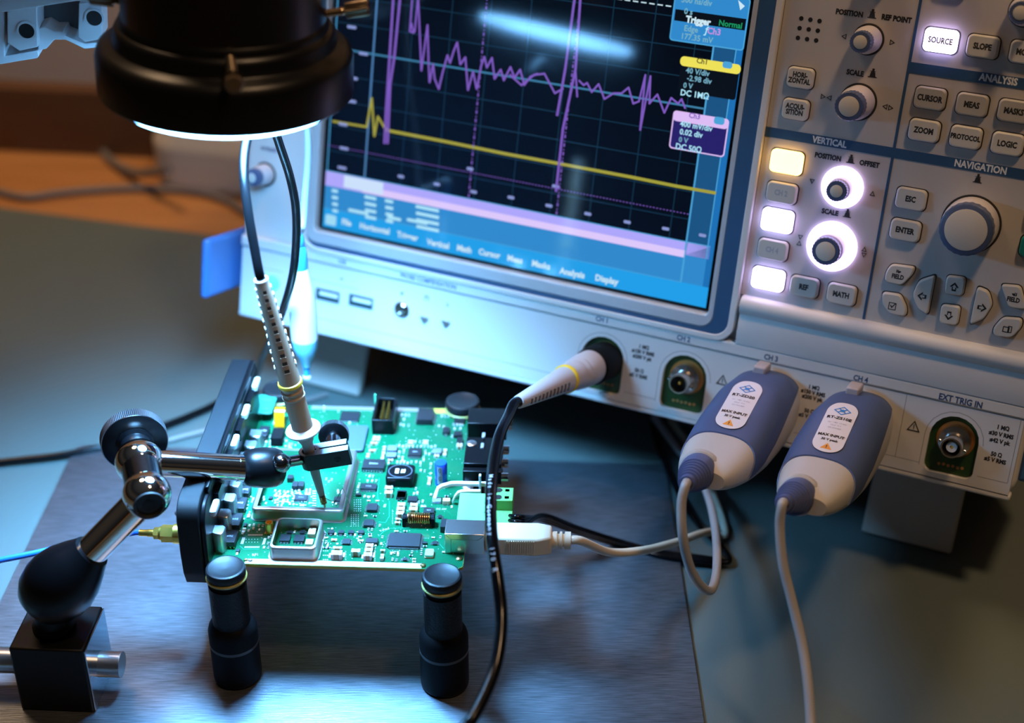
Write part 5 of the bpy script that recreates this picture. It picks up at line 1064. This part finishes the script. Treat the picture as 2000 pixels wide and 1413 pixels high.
# ================================================================ ring light
KR = 1.0; rc0 = ray(443, 172); RCn = CAM+rc0*614.0*KR
RF = frame(RCn, (cos(radians(-3.6)), 0, sin(radians(-3.6))), (0, 1, 0), (-sin(radians(-3.6)), 0, cos(radians(-3.6))))
RG = RF @ Matrix.Scale(KR, 4)
ring = thing('ring_light', 'black microscope ring lamp with thumb screws shining down on the board', 'lamp', RF)
def RP(name, mb, m, parent=None, bevel=0, label=None):
    o = mesh_obj(name, mb, m, parent or ring, RG, bevel)
    if label: o['label'] = label
    return o
mb = MB(); mb.lathe([(29, 0), (49.2, 0), (50, .8), (50, 14.5), (49, 17.4), (46.5, 19.2), (43.5, 20), (43, 20.6), (42.6, 24.5), (41.5, 26.5), (40.4, 27), (40.2, 29), (39.2, 30.2), (39, 75), (24, 75), (24, 24), (29, 12), (29, 0)], 96, None, False); RP('lamp_housing', mb, mat('lamp_black', (.003, .003, .0035), .34, 0, .35))
mb = MB(); mb.lathe([(30, -.2), (30.5, -2.4), (45.2, -2.6), (45.8, -1.8), (45.8, -.2)], 96)
led = mat('lamp_diffuser', (.9, .95, 1), .5, em=(.18, .52, 1.0), es=46.0); RP('light_diffuser', mb, led, label='glowing cool white diffuser ring')
mb = MB(); mb.lathe([(23.8, 20), (23.8, 200)], 64); mb.lathe([(0, 60), (23.8, 60)], 64); mb.lathe([(38.9, 74), (38.9, 230), (0, 230)], 64); RP('objective_barrel', mb, blk_gloss)
RFi = RG.inverted()
def thumb(pr_, ph, rs, rh, Lh, name='thumb_screw', m=brass):
    a = RFi @ pr_; b = RFi @ ph; d = (b-a).normalized(); F = axis_frame(a, d); L = (b-a).length
    mb = MB(); n = int(L/.9); p = []
    for i in range(n): p += [(rs, i*.9), (rs*.84, i*.9+.45)]
    mb.lathe(p+[(rs*.84, L)], 24, F); s_ = RP(name, mb, m)
    mb = MB(); o = [((rh-(.2 if i % 2 else 0))*cos(pi*i/26), (rh-(.2 if i % 2 else 0))*sin(pi*i/26)) for i in range(52)]; mb.prism(o, L, L+Lh, F); mb.prism(o, L+Lh, L+Lh+.6, F, top=scl(o, .88, 0, 0)); RP('screw_head', mb, mat('screw_bronze', (.30, .22, .15), .28, 1.0), s_, label='knurled bronze screw head')
bz = mat('thread_bronze', (.55, .40, .24), .25, 1.0)
thumb(gy(448, 110, RCn.y-36*KR), gy(455, 155, RCn.y-58*KR), 1.9, 3.5, 4.5, m=bz)
r0 = RF @ Vector((38, 2, 38)); thumb(gy(628, 28, RCn.y+2), gy(676, 21, RCn.y+2), 1.7, 3.1, 8.5, m=bz); thumb(gy(262, 2, RCn.y+2), gy(222, -2, RCn.y+2), 2.0, 3.1, 8.5, m=bz)

# ================================================================ probe plug in the first socket and its cable
pb = SC @ Vector((165.5, -37.2, .5)); e_x, e_y = sp(1012, 786, 88); pe = SC @ Vector((e_x, e_y, 88)); pd = (pe-pb).normalized(); GF = axis_frame(pb, pd, (0, 0, 1)); GL = (pe-pb).length
plug = thing('probe_plug', 'beige probe plug with yellow ring in the first socket, black lettered cable', 'plug', GF)
def GP(name, mb, m, F=GF, parent=None, bevel=0, label=None):
    o = mesh_obj(name, mb, m, parent or plug, F, bevel); WFr[o.name] = F
    if label: o['label'] = label
    return o
mb = MB(); mb.lathe([(8.6, -.2), (9.4, 1), (9.5, 13), (9.2, 16), (8.2, 17), (5, 17)], 48); GP('bayonet_sleeve', mb, blk_rub)
grip2 = mat('plug_grip', (.50, .45, .44), .45)
mb = MB(); mb.lathe([(8.0, 15), (8.4, 17), (8.3, 26), (7.4, 28), (7.9, 30), (7.0, 32), (7.5, 34), (6.8, 36), (6.6, 42)], 48); GP('plug_body', mb, grip2)
mb = MB(); mb.lathe([(6.4, 41), (6.9, 41.6), (6.9, 43), (6.4, 43.6)], 48); GP('colour_ring', mb, yel, label='yellow colour coding ring')
mb = MB(); mb.lathe([(6.3, 43), (5.6, 52), (3.1, GL-.6), (2.7, GL), (2.1, GL), (2.0, GL-2)], 48); GP('strain_relief', mb, grip2)
dq = GF.to_3x3().inverted() @ (CAM-pe+Vector((0, 0, -250))); a_c = math.atan2(dq.y, dq.x); mb = MB()
for i in range(11):
    z = 50+(GL-54)*i/10.8; r = 6.3-(6.3-3.0)*(z-43)/(GL-43); F = T3(r*cos(a_c), r*sin(a_c), z) @ Matrix.Rotation(a_c, 4, 'Z'); mb.cbox(-.1, 0, 0, .5, r*.7, 1.3, F)
GP('relief_slot', mb, mat('slot_grey', (.10, .08, .07), .7))
py0 = pe.y
cps = [(992, 815, py0-14), (975, 852, py0-32), (964, 905, py0-52), (959, 965, py0-72), (959, 1025, py0-88), (965, 1085, py0-101), (973, 1140, py0-111), (979, 1195, py0-120), (977, 1250, py0-130), (967, 1305, py0-140), (948, 1355, py0-150), (922, 1405, py0-160), (880, 1470, py0-172)]
cw = [pe-pd*1.5, pe+pd*4]+[gy(*c) for c in cps]; cw += [Vector((cw[-1].x-20, cw[-1].y-50, max(12, cw[-1].z-30))), Vector((cw[-1].x-60, cw[-1].y-120, 3.2)), Vector((cw[-1].x-170, cw[-1].y-200, 3.2)), Vector((cw[-1].x-420, cw[-1].y-230, 3.2))]
cab = spline(cw, 12); mb = MB(); mb.tube(cw, 2.45, 20, 12); cbl = GP('plug_cable', mb, blk_cable, F=I4)
# white printing along the cable
arc = [0.0]
for a, b in zip(cab, cab[1:]): arc.append(arc[-1]+(b-a).length)
def at_arc(s):
    for i in range(len(arc)-1):
        if arc[i+1] >= s:
            t = (s-arc[i])/(arc[i+1]-arc[i]); return cab[i].lerp(cab[i+1], t), (cab[i+1]-cab[i]).normalized()
    return cab[-1], (cab[-1]-cab[-2]).normalized()
def arc_of(py):
    return min(range(len(cab)), key=lambda i: abs(706.5-FPX*((cab[i]-CAM).dot(UP))/((cab[i]-CAM).dot(FW))-py))
s0 = arc[arc_of(938)]; s1 = arc[arc_of(1118)]; msg = 'Made in Germany  170 R'; stp = (s1-s0)/(len(msg)-1)
for i, ch in enumerate(msg):
    if ch == ' ': continue
    p, t = at_arc(s0+stp*i); vw = (CAM-p).normalized(); nn = (vw-t*vw.dot(t)).normalized(); nn = (nn - t.cross(nn)*-.25).normalized(); up_ = nn.cross(t)
    F = frame(p+nn*2.50, t, up_, nn)
    def wrap(v, F=F): return v
    cu_parent = cbl; e = bpy.data.curves
    text(ch, cbl, F, 0, 0, 0, 1.9, mat('cable_print', (.75, .78, .8), .5), 1.0, .0, name='cable_print')
flush_text()

# ================================================================ the two probe pods on sockets three and four
def pod(cx, model, descr, bootpx, cable_pts):
    F = SC @ T3(cx, -38, 1.7)
    t = thing('probe_pod', descr, 'probe pod', F, 'probe pods plugged into the oscilloscope'); WFr[t.name] = F
    def P(name, mb, m, parent=None, bevel=0, label=None, FF=F):
        o = mesh_obj(name, mb, m, parent or t, FF, bevel); WFr[o.name] = FF
        if label: o['label'] = label
        return o
    # stations along z: centre shift x, half width, top y, bottom y
    ST = [(0, 0, 13.5, 14, -16), (3, -.3, 14.6, 15, -17), (12, -1, 16.2, 16.6, -18), (30, -2, 17.5, 15.5, -20), (50, -2.4, 17.8, 9.3, -19), (62, -2.8, 17.2, 4.4, -18), (75, -3, 15.8, .8, -16.5), (86, -3, 13.6, -1.2, -14.6), (92, -3, 11.6, -2.6, -13.4), (95, -3, 9.6, -4.2, -12)]
    def stn(z):
        for a, b in zip(ST, ST[1:]):
            if z <= b[0]:
                k = (z-a[0])/(b[0]-a[0]); k = max(0, k); return [a[i]*(1-k)+b[i]*k for i in range(5)]
        return list(ST[-1])
    def sec(z, th, off=0):
        _, cx_, hw, yt, yb = stn(z); yc = (yt+yb)/2; hh = (yt-yb)/2; n = 2.7
        c_, s_ = cos(th), sin(th)
        return (cx_+(hw+off)*(abs(c_)**(2/n))*(1 if c_ > 0 else -1), yc+(hh+off)*(abs(s_)**(2/n))*(1 if s_ > 0 else -1), z)
    zs = [0, 1.5, 3, 7, 12, 18, 24, 30, 36, 42, 50, 58, 66, 73, 80, 85, 90, 93, 95]; N = 48
    mb = MB(); vs = [sec(z, 2*pi*i/N) for z in zs for i in range(N)]; fs = [(a*N+i, a*N+(i+1) % N, (a+1)*N+(i+1) % N, (a+1)*N+i) for a in range(len(zs)-1) for i in range(N)]
    fs += [tuple(reversed(range(N))), tuple((len(zs)-1)*N+i for i in range(N))]; mb.add(vs, fs); P('pod_body', mb, pod_grey)
    # blue cover over the top: its front edge is arched and its lower side edge climbs backwards
    M_ = 36; R_ = 22; vs = []; fs = []
    for j in range(R_+1):
        for i in range(M_+1):
            u_ = i/M_; th = radians(-14)+(radians(208))*u_; k = abs(u_-.5)*2
            zf = 67+11*k**2.2; z = 3+(zf-3)*j/R_; t0 = radians(38-50*z/78); th = pi/2+(th-pi/2)*(pi/2-t0)/(pi/2-radians(-14))
            th = pi/2+(th-pi/2)*(1.0 if j > 14 else 1.0)
            vs.append(sec(z, th, .55))
    for j in range(R_):
        for i in range(M_): a = j*(M_+1)+i; fs.append((a, a+1, a+M_+2, a+M_+1))
    nv = len(vs)
    # rim down to the body
    for i in range(M_+1):
        u_ = i/M_; th = radians(-14)+radians(208)*u_; k = abs(u_-.5)*2; zf = 67+11*k**2.2; t0 = radians(38-50*zf/78); th = pi/2+(th-pi/2)*(pi/2-t0)/(pi/2-radians(-14)); vs.append(sec(zf+.3, th, -.2))
    for i in range(M_): a = R_*(M_+1)+i; fs.append((a, a+1, nv+i+1, nv+i))
    for e_ in (0, M_):
        th = radians(-14)+radians(208)*(e_/M_); k0 = len(vs)
        for j in range(R_+1): z = 3+74*j/R_; t0 = radians(38-50*z/78); vs.append(sec(z, (t0-.02) if e_ == 0 else (pi-t0+.02), -.2))
        for j in range(R_): fs.append((j*(M_+1)+e_, (j+1)*(M_+1)+e_, k0+j+1, k0+j))
    mb = MB(); mb.add(vs, fs); P('pod_cover', mb, pod_blue, label='slate blue rubber cover')
    def ytop(x, z, off):
        _, cx_, hw, yt, yb = stn(z); yc = (yt+yb)/2; hh = (yt-yb)/2; n = 2.7; r = min(.98, abs(x-cx_)/(hw+off)); return yc+(hh+off)*(1-r**n)**(1/n)
    def wf(o): return lambda v: Vector((v.x, ytop(v.x, v.z, o), v.z))
    # label: capsule on the cover
    lc, lw, l0, l1 = -3.8, 13.4, 29, 64
    o = rrect(0, 0, lw, l1-l0, lw/2-.01, 10); mb = MB(); rings = 6; vs = []; n = len(o)
    for r_ in range(rings+1):
        for p in o: k = r_/rings; vs.append((lc+p[0]*k, 0, (l0+l1)/2+p[1]*k))
    fs = [(r_*n+i, (r_+1)*n+i, (r_+1)*n+(i+1) % n, r_*n+(i+1) % n) for r_ in range(rings) for i in range(n)]
    mb.add([wf(1.05)(Vector(v)) for v in vs], fs); lb = P('pod_label', mb, label_m, label='white capsule shaped label')
    LF = frame((lc, 0, 0), (1, 0, 0), (0, 0, -1), (0, 1, 0))
    def lt(s, z, h, m=ink_black, sx=1.05, bold=.02): text(s, lb, LF, 0, -z, 0, h, m, sx, bold, name='label_print', warp=wf(1.2))
    lt(model, 41.0, 1.75); lt('MAX INPUT', 53.5, 1.45); lt('30 V peak', 56.2, 1.25, sx=1.0)
    lt('10:1  1 M\u03a9  1.0 GHz', 44.6, .9, ink_grey, .75, .0); lt('0.8 pF  15 V', 46.6, .9, ink_grey, .75, .0); lt('S/N 1410.4409', 48.6, .9, ink_grey, .75, .0)
    dm = MB()
    for k_ in (1.0,):
        A_ = [(0, 3.1), (-3.9, 0), (0, -3.1), (3.9, 0)]; B_ = [(p[0]*.80, p[1]*.80) for p in A_]
        vs = [wf(1.2)(Vector((lc+p[0], 0, 35.5-p[1]))) for q_ in (A_, B_) for p in q_]; dm.add(vs, [(i, (i+1) % 4, 4+(i+1) % 4, 4+i) for i in range(4)])
        for (sx_, sy_) in ((-1, .35), (1, .35), (-.0, 1.2), (0, -1.2), (-1, -.0), (1, 0)):
            pass
        for a_, b_ in (((-1.95, 1.55), (1.95, -1.55)), ((1.95, 1.55), (-1.95, -1.55))):
            dd = Vector((b_[0]-a_[0], b_[1]-a_[1])).normalized(); n2_ = Vector((-dd.y, dd.x))*.28; pp = [Vector(a_)+n2_, Vector(a_)-n2_, Vector(b_)-n2_, Vector(b_)+n2_]
            dm.add([wf(1.2)(Vector((lc+p.x, 0, 35.5-p.y))) for p in pp], [(0, 1, 2, 3)])
        dm.add([wf(1.22)(Vector((lc+p[0]*.34, 0, 35.5-p[1]*.34))) for p in A_], [(0, 1, 2, 3)])
    P('logo_mark', dm, logo_b, lb)
    dm = MB(); A_ = [(-2.5, -1.7), (2.5, -1.7), (0, 1.9)]; dm.add([wf(1.2)(Vector((lc+p[0], 0, 60.2-p[1]))) for p in A_], [(0, 1, 2)]); P('warning_triangle', dm, orange, lb)
    lt('!', 60.6, 1.7)
    # release tab at the socket end
    mb = MB(); vs = []
    mb.box(-7.5, -1.5, 15.5, 19.8, 4.5, 15.5); P('release_tab', mb, mat('tab_grey', (.42, .38, .40), .4), bevel=.8)
    # boot and cable
    e_x, e_y = sp(*bootpx, 118); be = SC @ Vector((e_x, e_y, 118)); bs = F @ Vector((-6.4, -7.2, 89)); bdv = (be-bs).normalized(); bl = (be-bs).length; BF = axis_frame(bs, bdv)
    mb = MB(); pr_ = [(7.6, -1), (7.8, 3), (7.4, 8)]; z = 9
    while z < bl-4:
        r = 7.3-3.9*(z-8)/(bl-8); pr_ += [(r, z), (r, z+1.5), (r-.9, z+1.7), (r-.9, z+2.5)]; z += 2.7
    pr_ += [(3.5, bl-2.5), (3.3, bl), (2.2, bl), (2.1, bl-2)]
    mb.lathe(pr_, 40); P('cable_boot', mb, boot_m, FF=BF, label='ribbed blue strain relief boot')
    mb = MB(); mb.lathe([(8.0, -4), (8.8, -2.5), (8.6, .5), (7.6, 1.2)], 40); P('boot_collar', mb, pod_grey, FF=BF)
    cps_ = [be-bdv*3, be+bdv*2]+cable_pts(be); mb = MB(); mb.tube(cps_, 2.0, 16, 10); P('pod_cable', mb, grey_cable, FF=I4)
def c3(be):
    y = be.y; return [gy(1331, 985, y-6), gy(1334, 1050, y-12), gy(1348, 1110, y-12), gy(1370, 1146, y-8), gy(1389, 1153, y), gy(1399, 1120, y+18), gy(1400, 1070, y+44), gy(1395, 1020, y+70), gy(1383, 970, y+96), gy(1362, 925, y+118), gz(1320, 872, 9), gz(1278, 815, 6)]
def c4(be):
    y = be.y; return [gy(1523, 1030, y-5), gy(1529, 1100, y-12), gy(1547, 1175, y-20), gy(1566, 1255, y-30), gy(1578, 1335, y-42), gy(1584, 1420, y-55), gy(1586, 1500, y-70), Vector((185, y-150, 14)), Vector((195, y-230, 3)), Vector((260, y-400, 3)), Vector((420, y-520, 3))]
pod(250, 'RT-ZD20', 'blue grey probe pod on the third socket, its grey cable looping back up', (1341, 946), c3)
pod(293.5, 'RT-ZS10E', 'blue grey probe pod on the fourth socket, rightmost, cable running down the mat', (1530, 985), c4)
flush_text()

# ================================================================ cream plug in the board's square socket
ua = foot('c', 968, 488, 1655, 748, 10.5); UX = ua[0]+ua[2]/2
UF = BD @ T3(UX+.2, ua[1]-.3, 5.2)
usb = thing('cable_plug', 'cream coloured square cable plug pushed into the metal board socket', 'plug', UF)
def UP_(name, mb, m, parent=None, bevel=0, FF=UF, label=None):
    o = mesh_obj(name, mb, m, parent or usb, FF, bevel)
    if label: o['label'] = label
    return o
mb = MB(); mb.box(0, 5, -4.2, 4.2, -3.9, 3.7); UP_('plug_neck', mb, cream, bevel=.4)
mb = MB(); o = [(3.0, -5.9), (22.5, -6.3), (28.6, -4.6), (28.6, 4.6), (22.5, 6.3), (3.0, 5.9)]
mb.prism(o, -4.6, 4.4); UP_('plug_body', mb, cream, bevel=.9)
mb = MB()
for i in range(13): mb.box(9.4+i*.95, 9.75+i*.95, -6.5, -6.0, -4, 3.4)
UP_('grip_ridge', mb, cream)
mb = MB(); mb.lathe([(3.4, 0), (3.8, 1), (3.8, 2.4), (2.8, 2.6), (2.8, 3.4), (3.8, 3.6), (3.8, 4.6), (2.8, 4.8), (2.8, 5.6), (3.8, 5.8), (3.8, 8.3), (2.2, 8.4)], 36, frame((28.4, 0, -.2), (0, 1, 0), (0, 0, 1), (1, 0, 0))); UP_('strain_relief', mb, cream)
s_ = UF @ Vector((36, 0, -.2)); mb = MB(); mb.tube([s_, s_+BX*5]+[gy(a, b, c) for a, b, c in ((1190, 1079, 548), (1255, 1076, 560), (1320, 1060, 578), (1370, 1043, 596), (1400, 1039, 612), (1414, 1046, 625), (1414, 1030, 645), (1405, 1000, 668))]+[gz(1392, 965, 8), gz(1376, 925, 6), gz(1345, 870, 6), gz(1310, 822, 6)], 1.95, 16, 10); UP_('plug_cable', mb, cream_cable, FF=I4)
# ================================================================ green plug-in terminal with its black wires
tx0, ty = bp(*cp('A', 1735, 790), 9); tg = foot('f', 1560, 960, 1885, 1160, 9.5)
TF = BD @ T3(tg[0]-tg[2]/2, y0, .1)
term = thing('terminal_plug', 'green screw terminal plug with black wires at the board edge', 'terminal plug', TF)
def TP(name, mb, m, parent=None, bevel=0, FF=TF):
    return mesh_obj(name, mb, m, parent or term, FF, bevel)
TY = (tg[1]+tg[3]/2)-y0; TX = bp(1001, 985, 9.5)[0]-(tg[0]-tg[2]/2)
mb = MB(); mb.box(0, TX, TY-10, TY, 0, 9.4); mb.box(0, TX, 0.3, TY-10.02, 0, 4.2); TP('terminal_body', mb, mat('terminal_green_dark', (.13, .38, .10), .42), bevel=.3)
mb = MB(); mb2 = MB()
for i in range(4):
    Y = TY-2.2-5.4*(i % 2); mb.cbox(TX*.72, Y, 9.42, 1.9, 1.8, .12); mb2.lathe([(1.7, 9.4), (1.7, 9.5), (0, 9.55)], 20, T3(TX*.33, Y, 0))
TP('terminal_hole', mb, mat('hole_green', (.015, .05, .01), .6)); TP('terminal_screw', mb2, steel)
for i, dy in enumerate((5.0, 8.5, 12)):
    p = TF @ Vector((TX-1, dy, 3.4)); e_ = [p, p+BX*5+Vector((0, 0, -.3))]+[gy(a, b+i*4-4, c+i*2.5) for a, b, c in ((1060, 1012, 585), (1130, 1037, 592), (1210, 1062, 600), (1290, 1083, 606))]+[gz(1360, 1088+i*4, 3.5), gz(1405, 1095+i*2, 3.2), gz(1421, 1099, 3.2), gz(1424, 1089, 3.2), gz(1405, 1065-i, 3), gz(1375, 1038, 3+i*1.5), gz(1345, 1000-i*4, 2.6), gz(1308, 930, 2.4+i), gz(1285, 870-i*3, 2.4), gz(1274, 825, 2.4)]
    mb = MB(); mb.tube(e_, 1.35, 12, 8); TP('terminal_wire', mb, blk_cable, FF=I4)
# ================================================================ gold connector and blue cable on the left of the panel
Y = 541; gp = gy(341, 1043, Y); GX = -BX
HF = axis_frame(gp, GX, (0, 0, 1))
g_ = thing('coaxial_cable', 'bright blue coaxial cable with gold screw connector on the black panel', 'cable', HF)
def HP(name, mb, m, FF=HF): return mesh_obj(name, mb, m, g_, FF)
mb = MB(); hexo = [(3.9*cos(pi/3*i+.3), 3.9*sin(pi/3*i+.3)) for i in range(6)]; mb.lathe([(4.4, -4), (4.4, 0)], 28); mb.prism(hexo, 0, 5.5); mb.lathe([(3.2, 5.4), (3.0, 6.6)], 28); mb.prism(scl(hexo, .68, 0, 0), 6.6, 9.0); mb.lathe([(1.7, 9), (1.7, 11.5), (1.5, 12), (1.5, 15.5)], 24); HP('coaxial_plug', mb, gold)
s_ = gp+GX*15; mb = MB(); mb.tube([s_-GX*1, s_+GX*3]+[gy(a, b, Y-i*3) for i, (a, b) in enumerate(((215, 1052), (160, 1062), (100, 1074), (40, 1087), (-60, 1106)), 1)], 1.35, 12, 8); HP('cable_jacket', mb, blue_cable_m, I4)

# ================================================================ pale bracket top left
vx_ = Vector((cos(radians(8)), 0, sin(radians(8)))); vx_ = RT*cos(radians(7))+UP*sin(radians(7)); vy_ = UP*cos(radians(7))-RT*sin(radians(7)); vz_ = -FW
kp = gy(0, 0, 640)
KF = frame(kp, vx_, ZW*.97, vx_.cross(ZW).normalized()); sgn = KF
vz2 = vx_.cross(ZW).normalized(); vx2 = ZW.cross(vz2).normalized(); vx2 = (vx2*cos(radians(8))+ZW*sin(radians(8))).normalized(); vy2 = vz2.cross(vx2).normalized(); KF = frame(kp, vx2, vy2, vz2)
brk = thing('stand_bracket', 'pale blue grey metal stand bracket with two screw holes at the upper left', 'bracket', KF)
def kpx(px, py, d=0):
    r = ray(px, py); t = ((kp+vz2*d-CAM).dot(vz2))/r.dot(vz2); v = KF.inverted() @ (CAM+r*t); return (v.x, v.y)
pale = mat('bracket_paint', (.72, .73, .74), .4)
def KP(name, pxs, z0, z1, m=pale, bevel=.4, holes=()):
    o = [kpx(*p, z1) for p in pxs]
    if sum(o[i-1][0]*o[i][1]-o[i][0]*o[i-1][1] for i in range(len(o))) < 0: o.reverse()
    mb = MB(); mb.prism(o, z0, z1); return mesh_obj(name, mb, m, brk, KF, bevel)
KP('top_rail', [(-60, -60), (250, -60), (250, -4), (205, 6), (150, 2), (14, 23), (-60, 30)], -14, 8)
KP('lower_rail', [(-60, 30), (8, 22), (9, 110), (74, 99), (76, 110), (72, 114), (0, 126), (-60, 134)], -14, 3)
for q_, hc in (([(28, 20), (72, 14), (74, 92), (38, 100), (14, 84), (14, 24)], (52, 60)), ([(154, 6), (198, 0), (200, 76), (166, 83), (152, 72)], (184, 35))):
    b_ = KP('screw_block', q_, -10, 5); cx_, cy_ = kpx(*hc, 5); mb = MB(); mb.ring(circ(cx_, cy_, 4.2), circ(cx_, cy_, 3.3), 4.9, 5.5); mesh_obj('hole_rim', mb, pale, b_, KF); mb = MB(); mb.prism(circ(cx_, cy_, 3.3), 4.95, 5.1); mesh_obj('screw_recess', mb, dark_hole, b_, KF)
KP('cross_link', [(74, 56), (88, 52), (105, 62), (124, 62), (126, 70), (150, 80), (166, 86), (200, 82), (200, 92), (165, 96), (128, 78), (106, 78), (90, 96), (74, 98)], -14, 1)
KP('shade_plate', [(9, 18), (200, -4), (200, 70), (140, 62), (76, 60), (9, 84)], -16, -12, mat('bracket_shadow', (.10, .11, .12), .5))  # dark colour stands in for the shade behind the bracket parts
# ================================================================ things on the wooden desk behind
c0 = gz(348, 408, -2)
mb = MB(); CFm = T3(c0.x+75, c0.y+62, -2) @ Matrix.Rotation(radians(-14), 4, 'Z'); o = rrect(0, 0, 190, 110, 30, 8)
mb.prism(scl(o, .93, 0, 0), .5, 6, CFm, top=o); mb.prism(o, 6, 34, CFm); mb.prism(o, 34, 46, CFm, top=scl(o, .92, 0, 0))
o = mesh_obj('equipment_case', mb, mat('beige_case', (.62, .54, .42), .5), bevel=3); tag(o, 'blurred beige rounded case on the wooden desk beneath the lamp', 'case')
def cable(name, pts, r, m, label, cat='cable'): mb = MB(); mb.tube(pts, r, 12, 8); o = mesh_obj(name, mb, m); tag(o, label, cat)
cable('desk_cable', [gz(a, b, 1.2) for a, b in ((-60, 360), (0, 375), (50, 385), (110, 378), (200, 370), (300, 368), (390, 376), (445, 393), (480, 415), (520, 440))], 2.6, rubber_grey, 'grey cable lying across the wooden desk behind the mat')
cable('looped_cable', [gz(330, 330, 30), gz(268, 338, 8), gz(215, 312, 1), gz(188, 270, 1), gz(184, 225, 1.0), gz(200, 190, 10), gz(235, 165, 25), gz(300, 150, 32)], 3.2, rubber_grey, 'grey cable curling up beside the blurred beige case')
cable('mat_cable', [gz(a, b, 1.6) for a, b in ((325, 862), (370, 850), (420, 838), (470, 830), (540, 800), (640, 770))], 1.5, rubber_grey, 'thin brown grey cable on the mat behind the black panel')

# the lamp's own light: a lensed disc just under the diffuser, shining down
ld = bpy.data.lights.new('ring_lamp_light', 'AREA'); ld.shape = 'DISK'; ld.size = .075; ld.energy = 2.8; ld.color = (.17, .50, 1.0); ld.spread = radians(92)
lo = bpy.data.objects.new('ring_lamp_light', ld); COL.objects.link(lo); p_ = RG @ Vector((0, 0, -3.2)); lo.location = p_*S; lo.rotation_euler = (0, radians(3.6), 0)
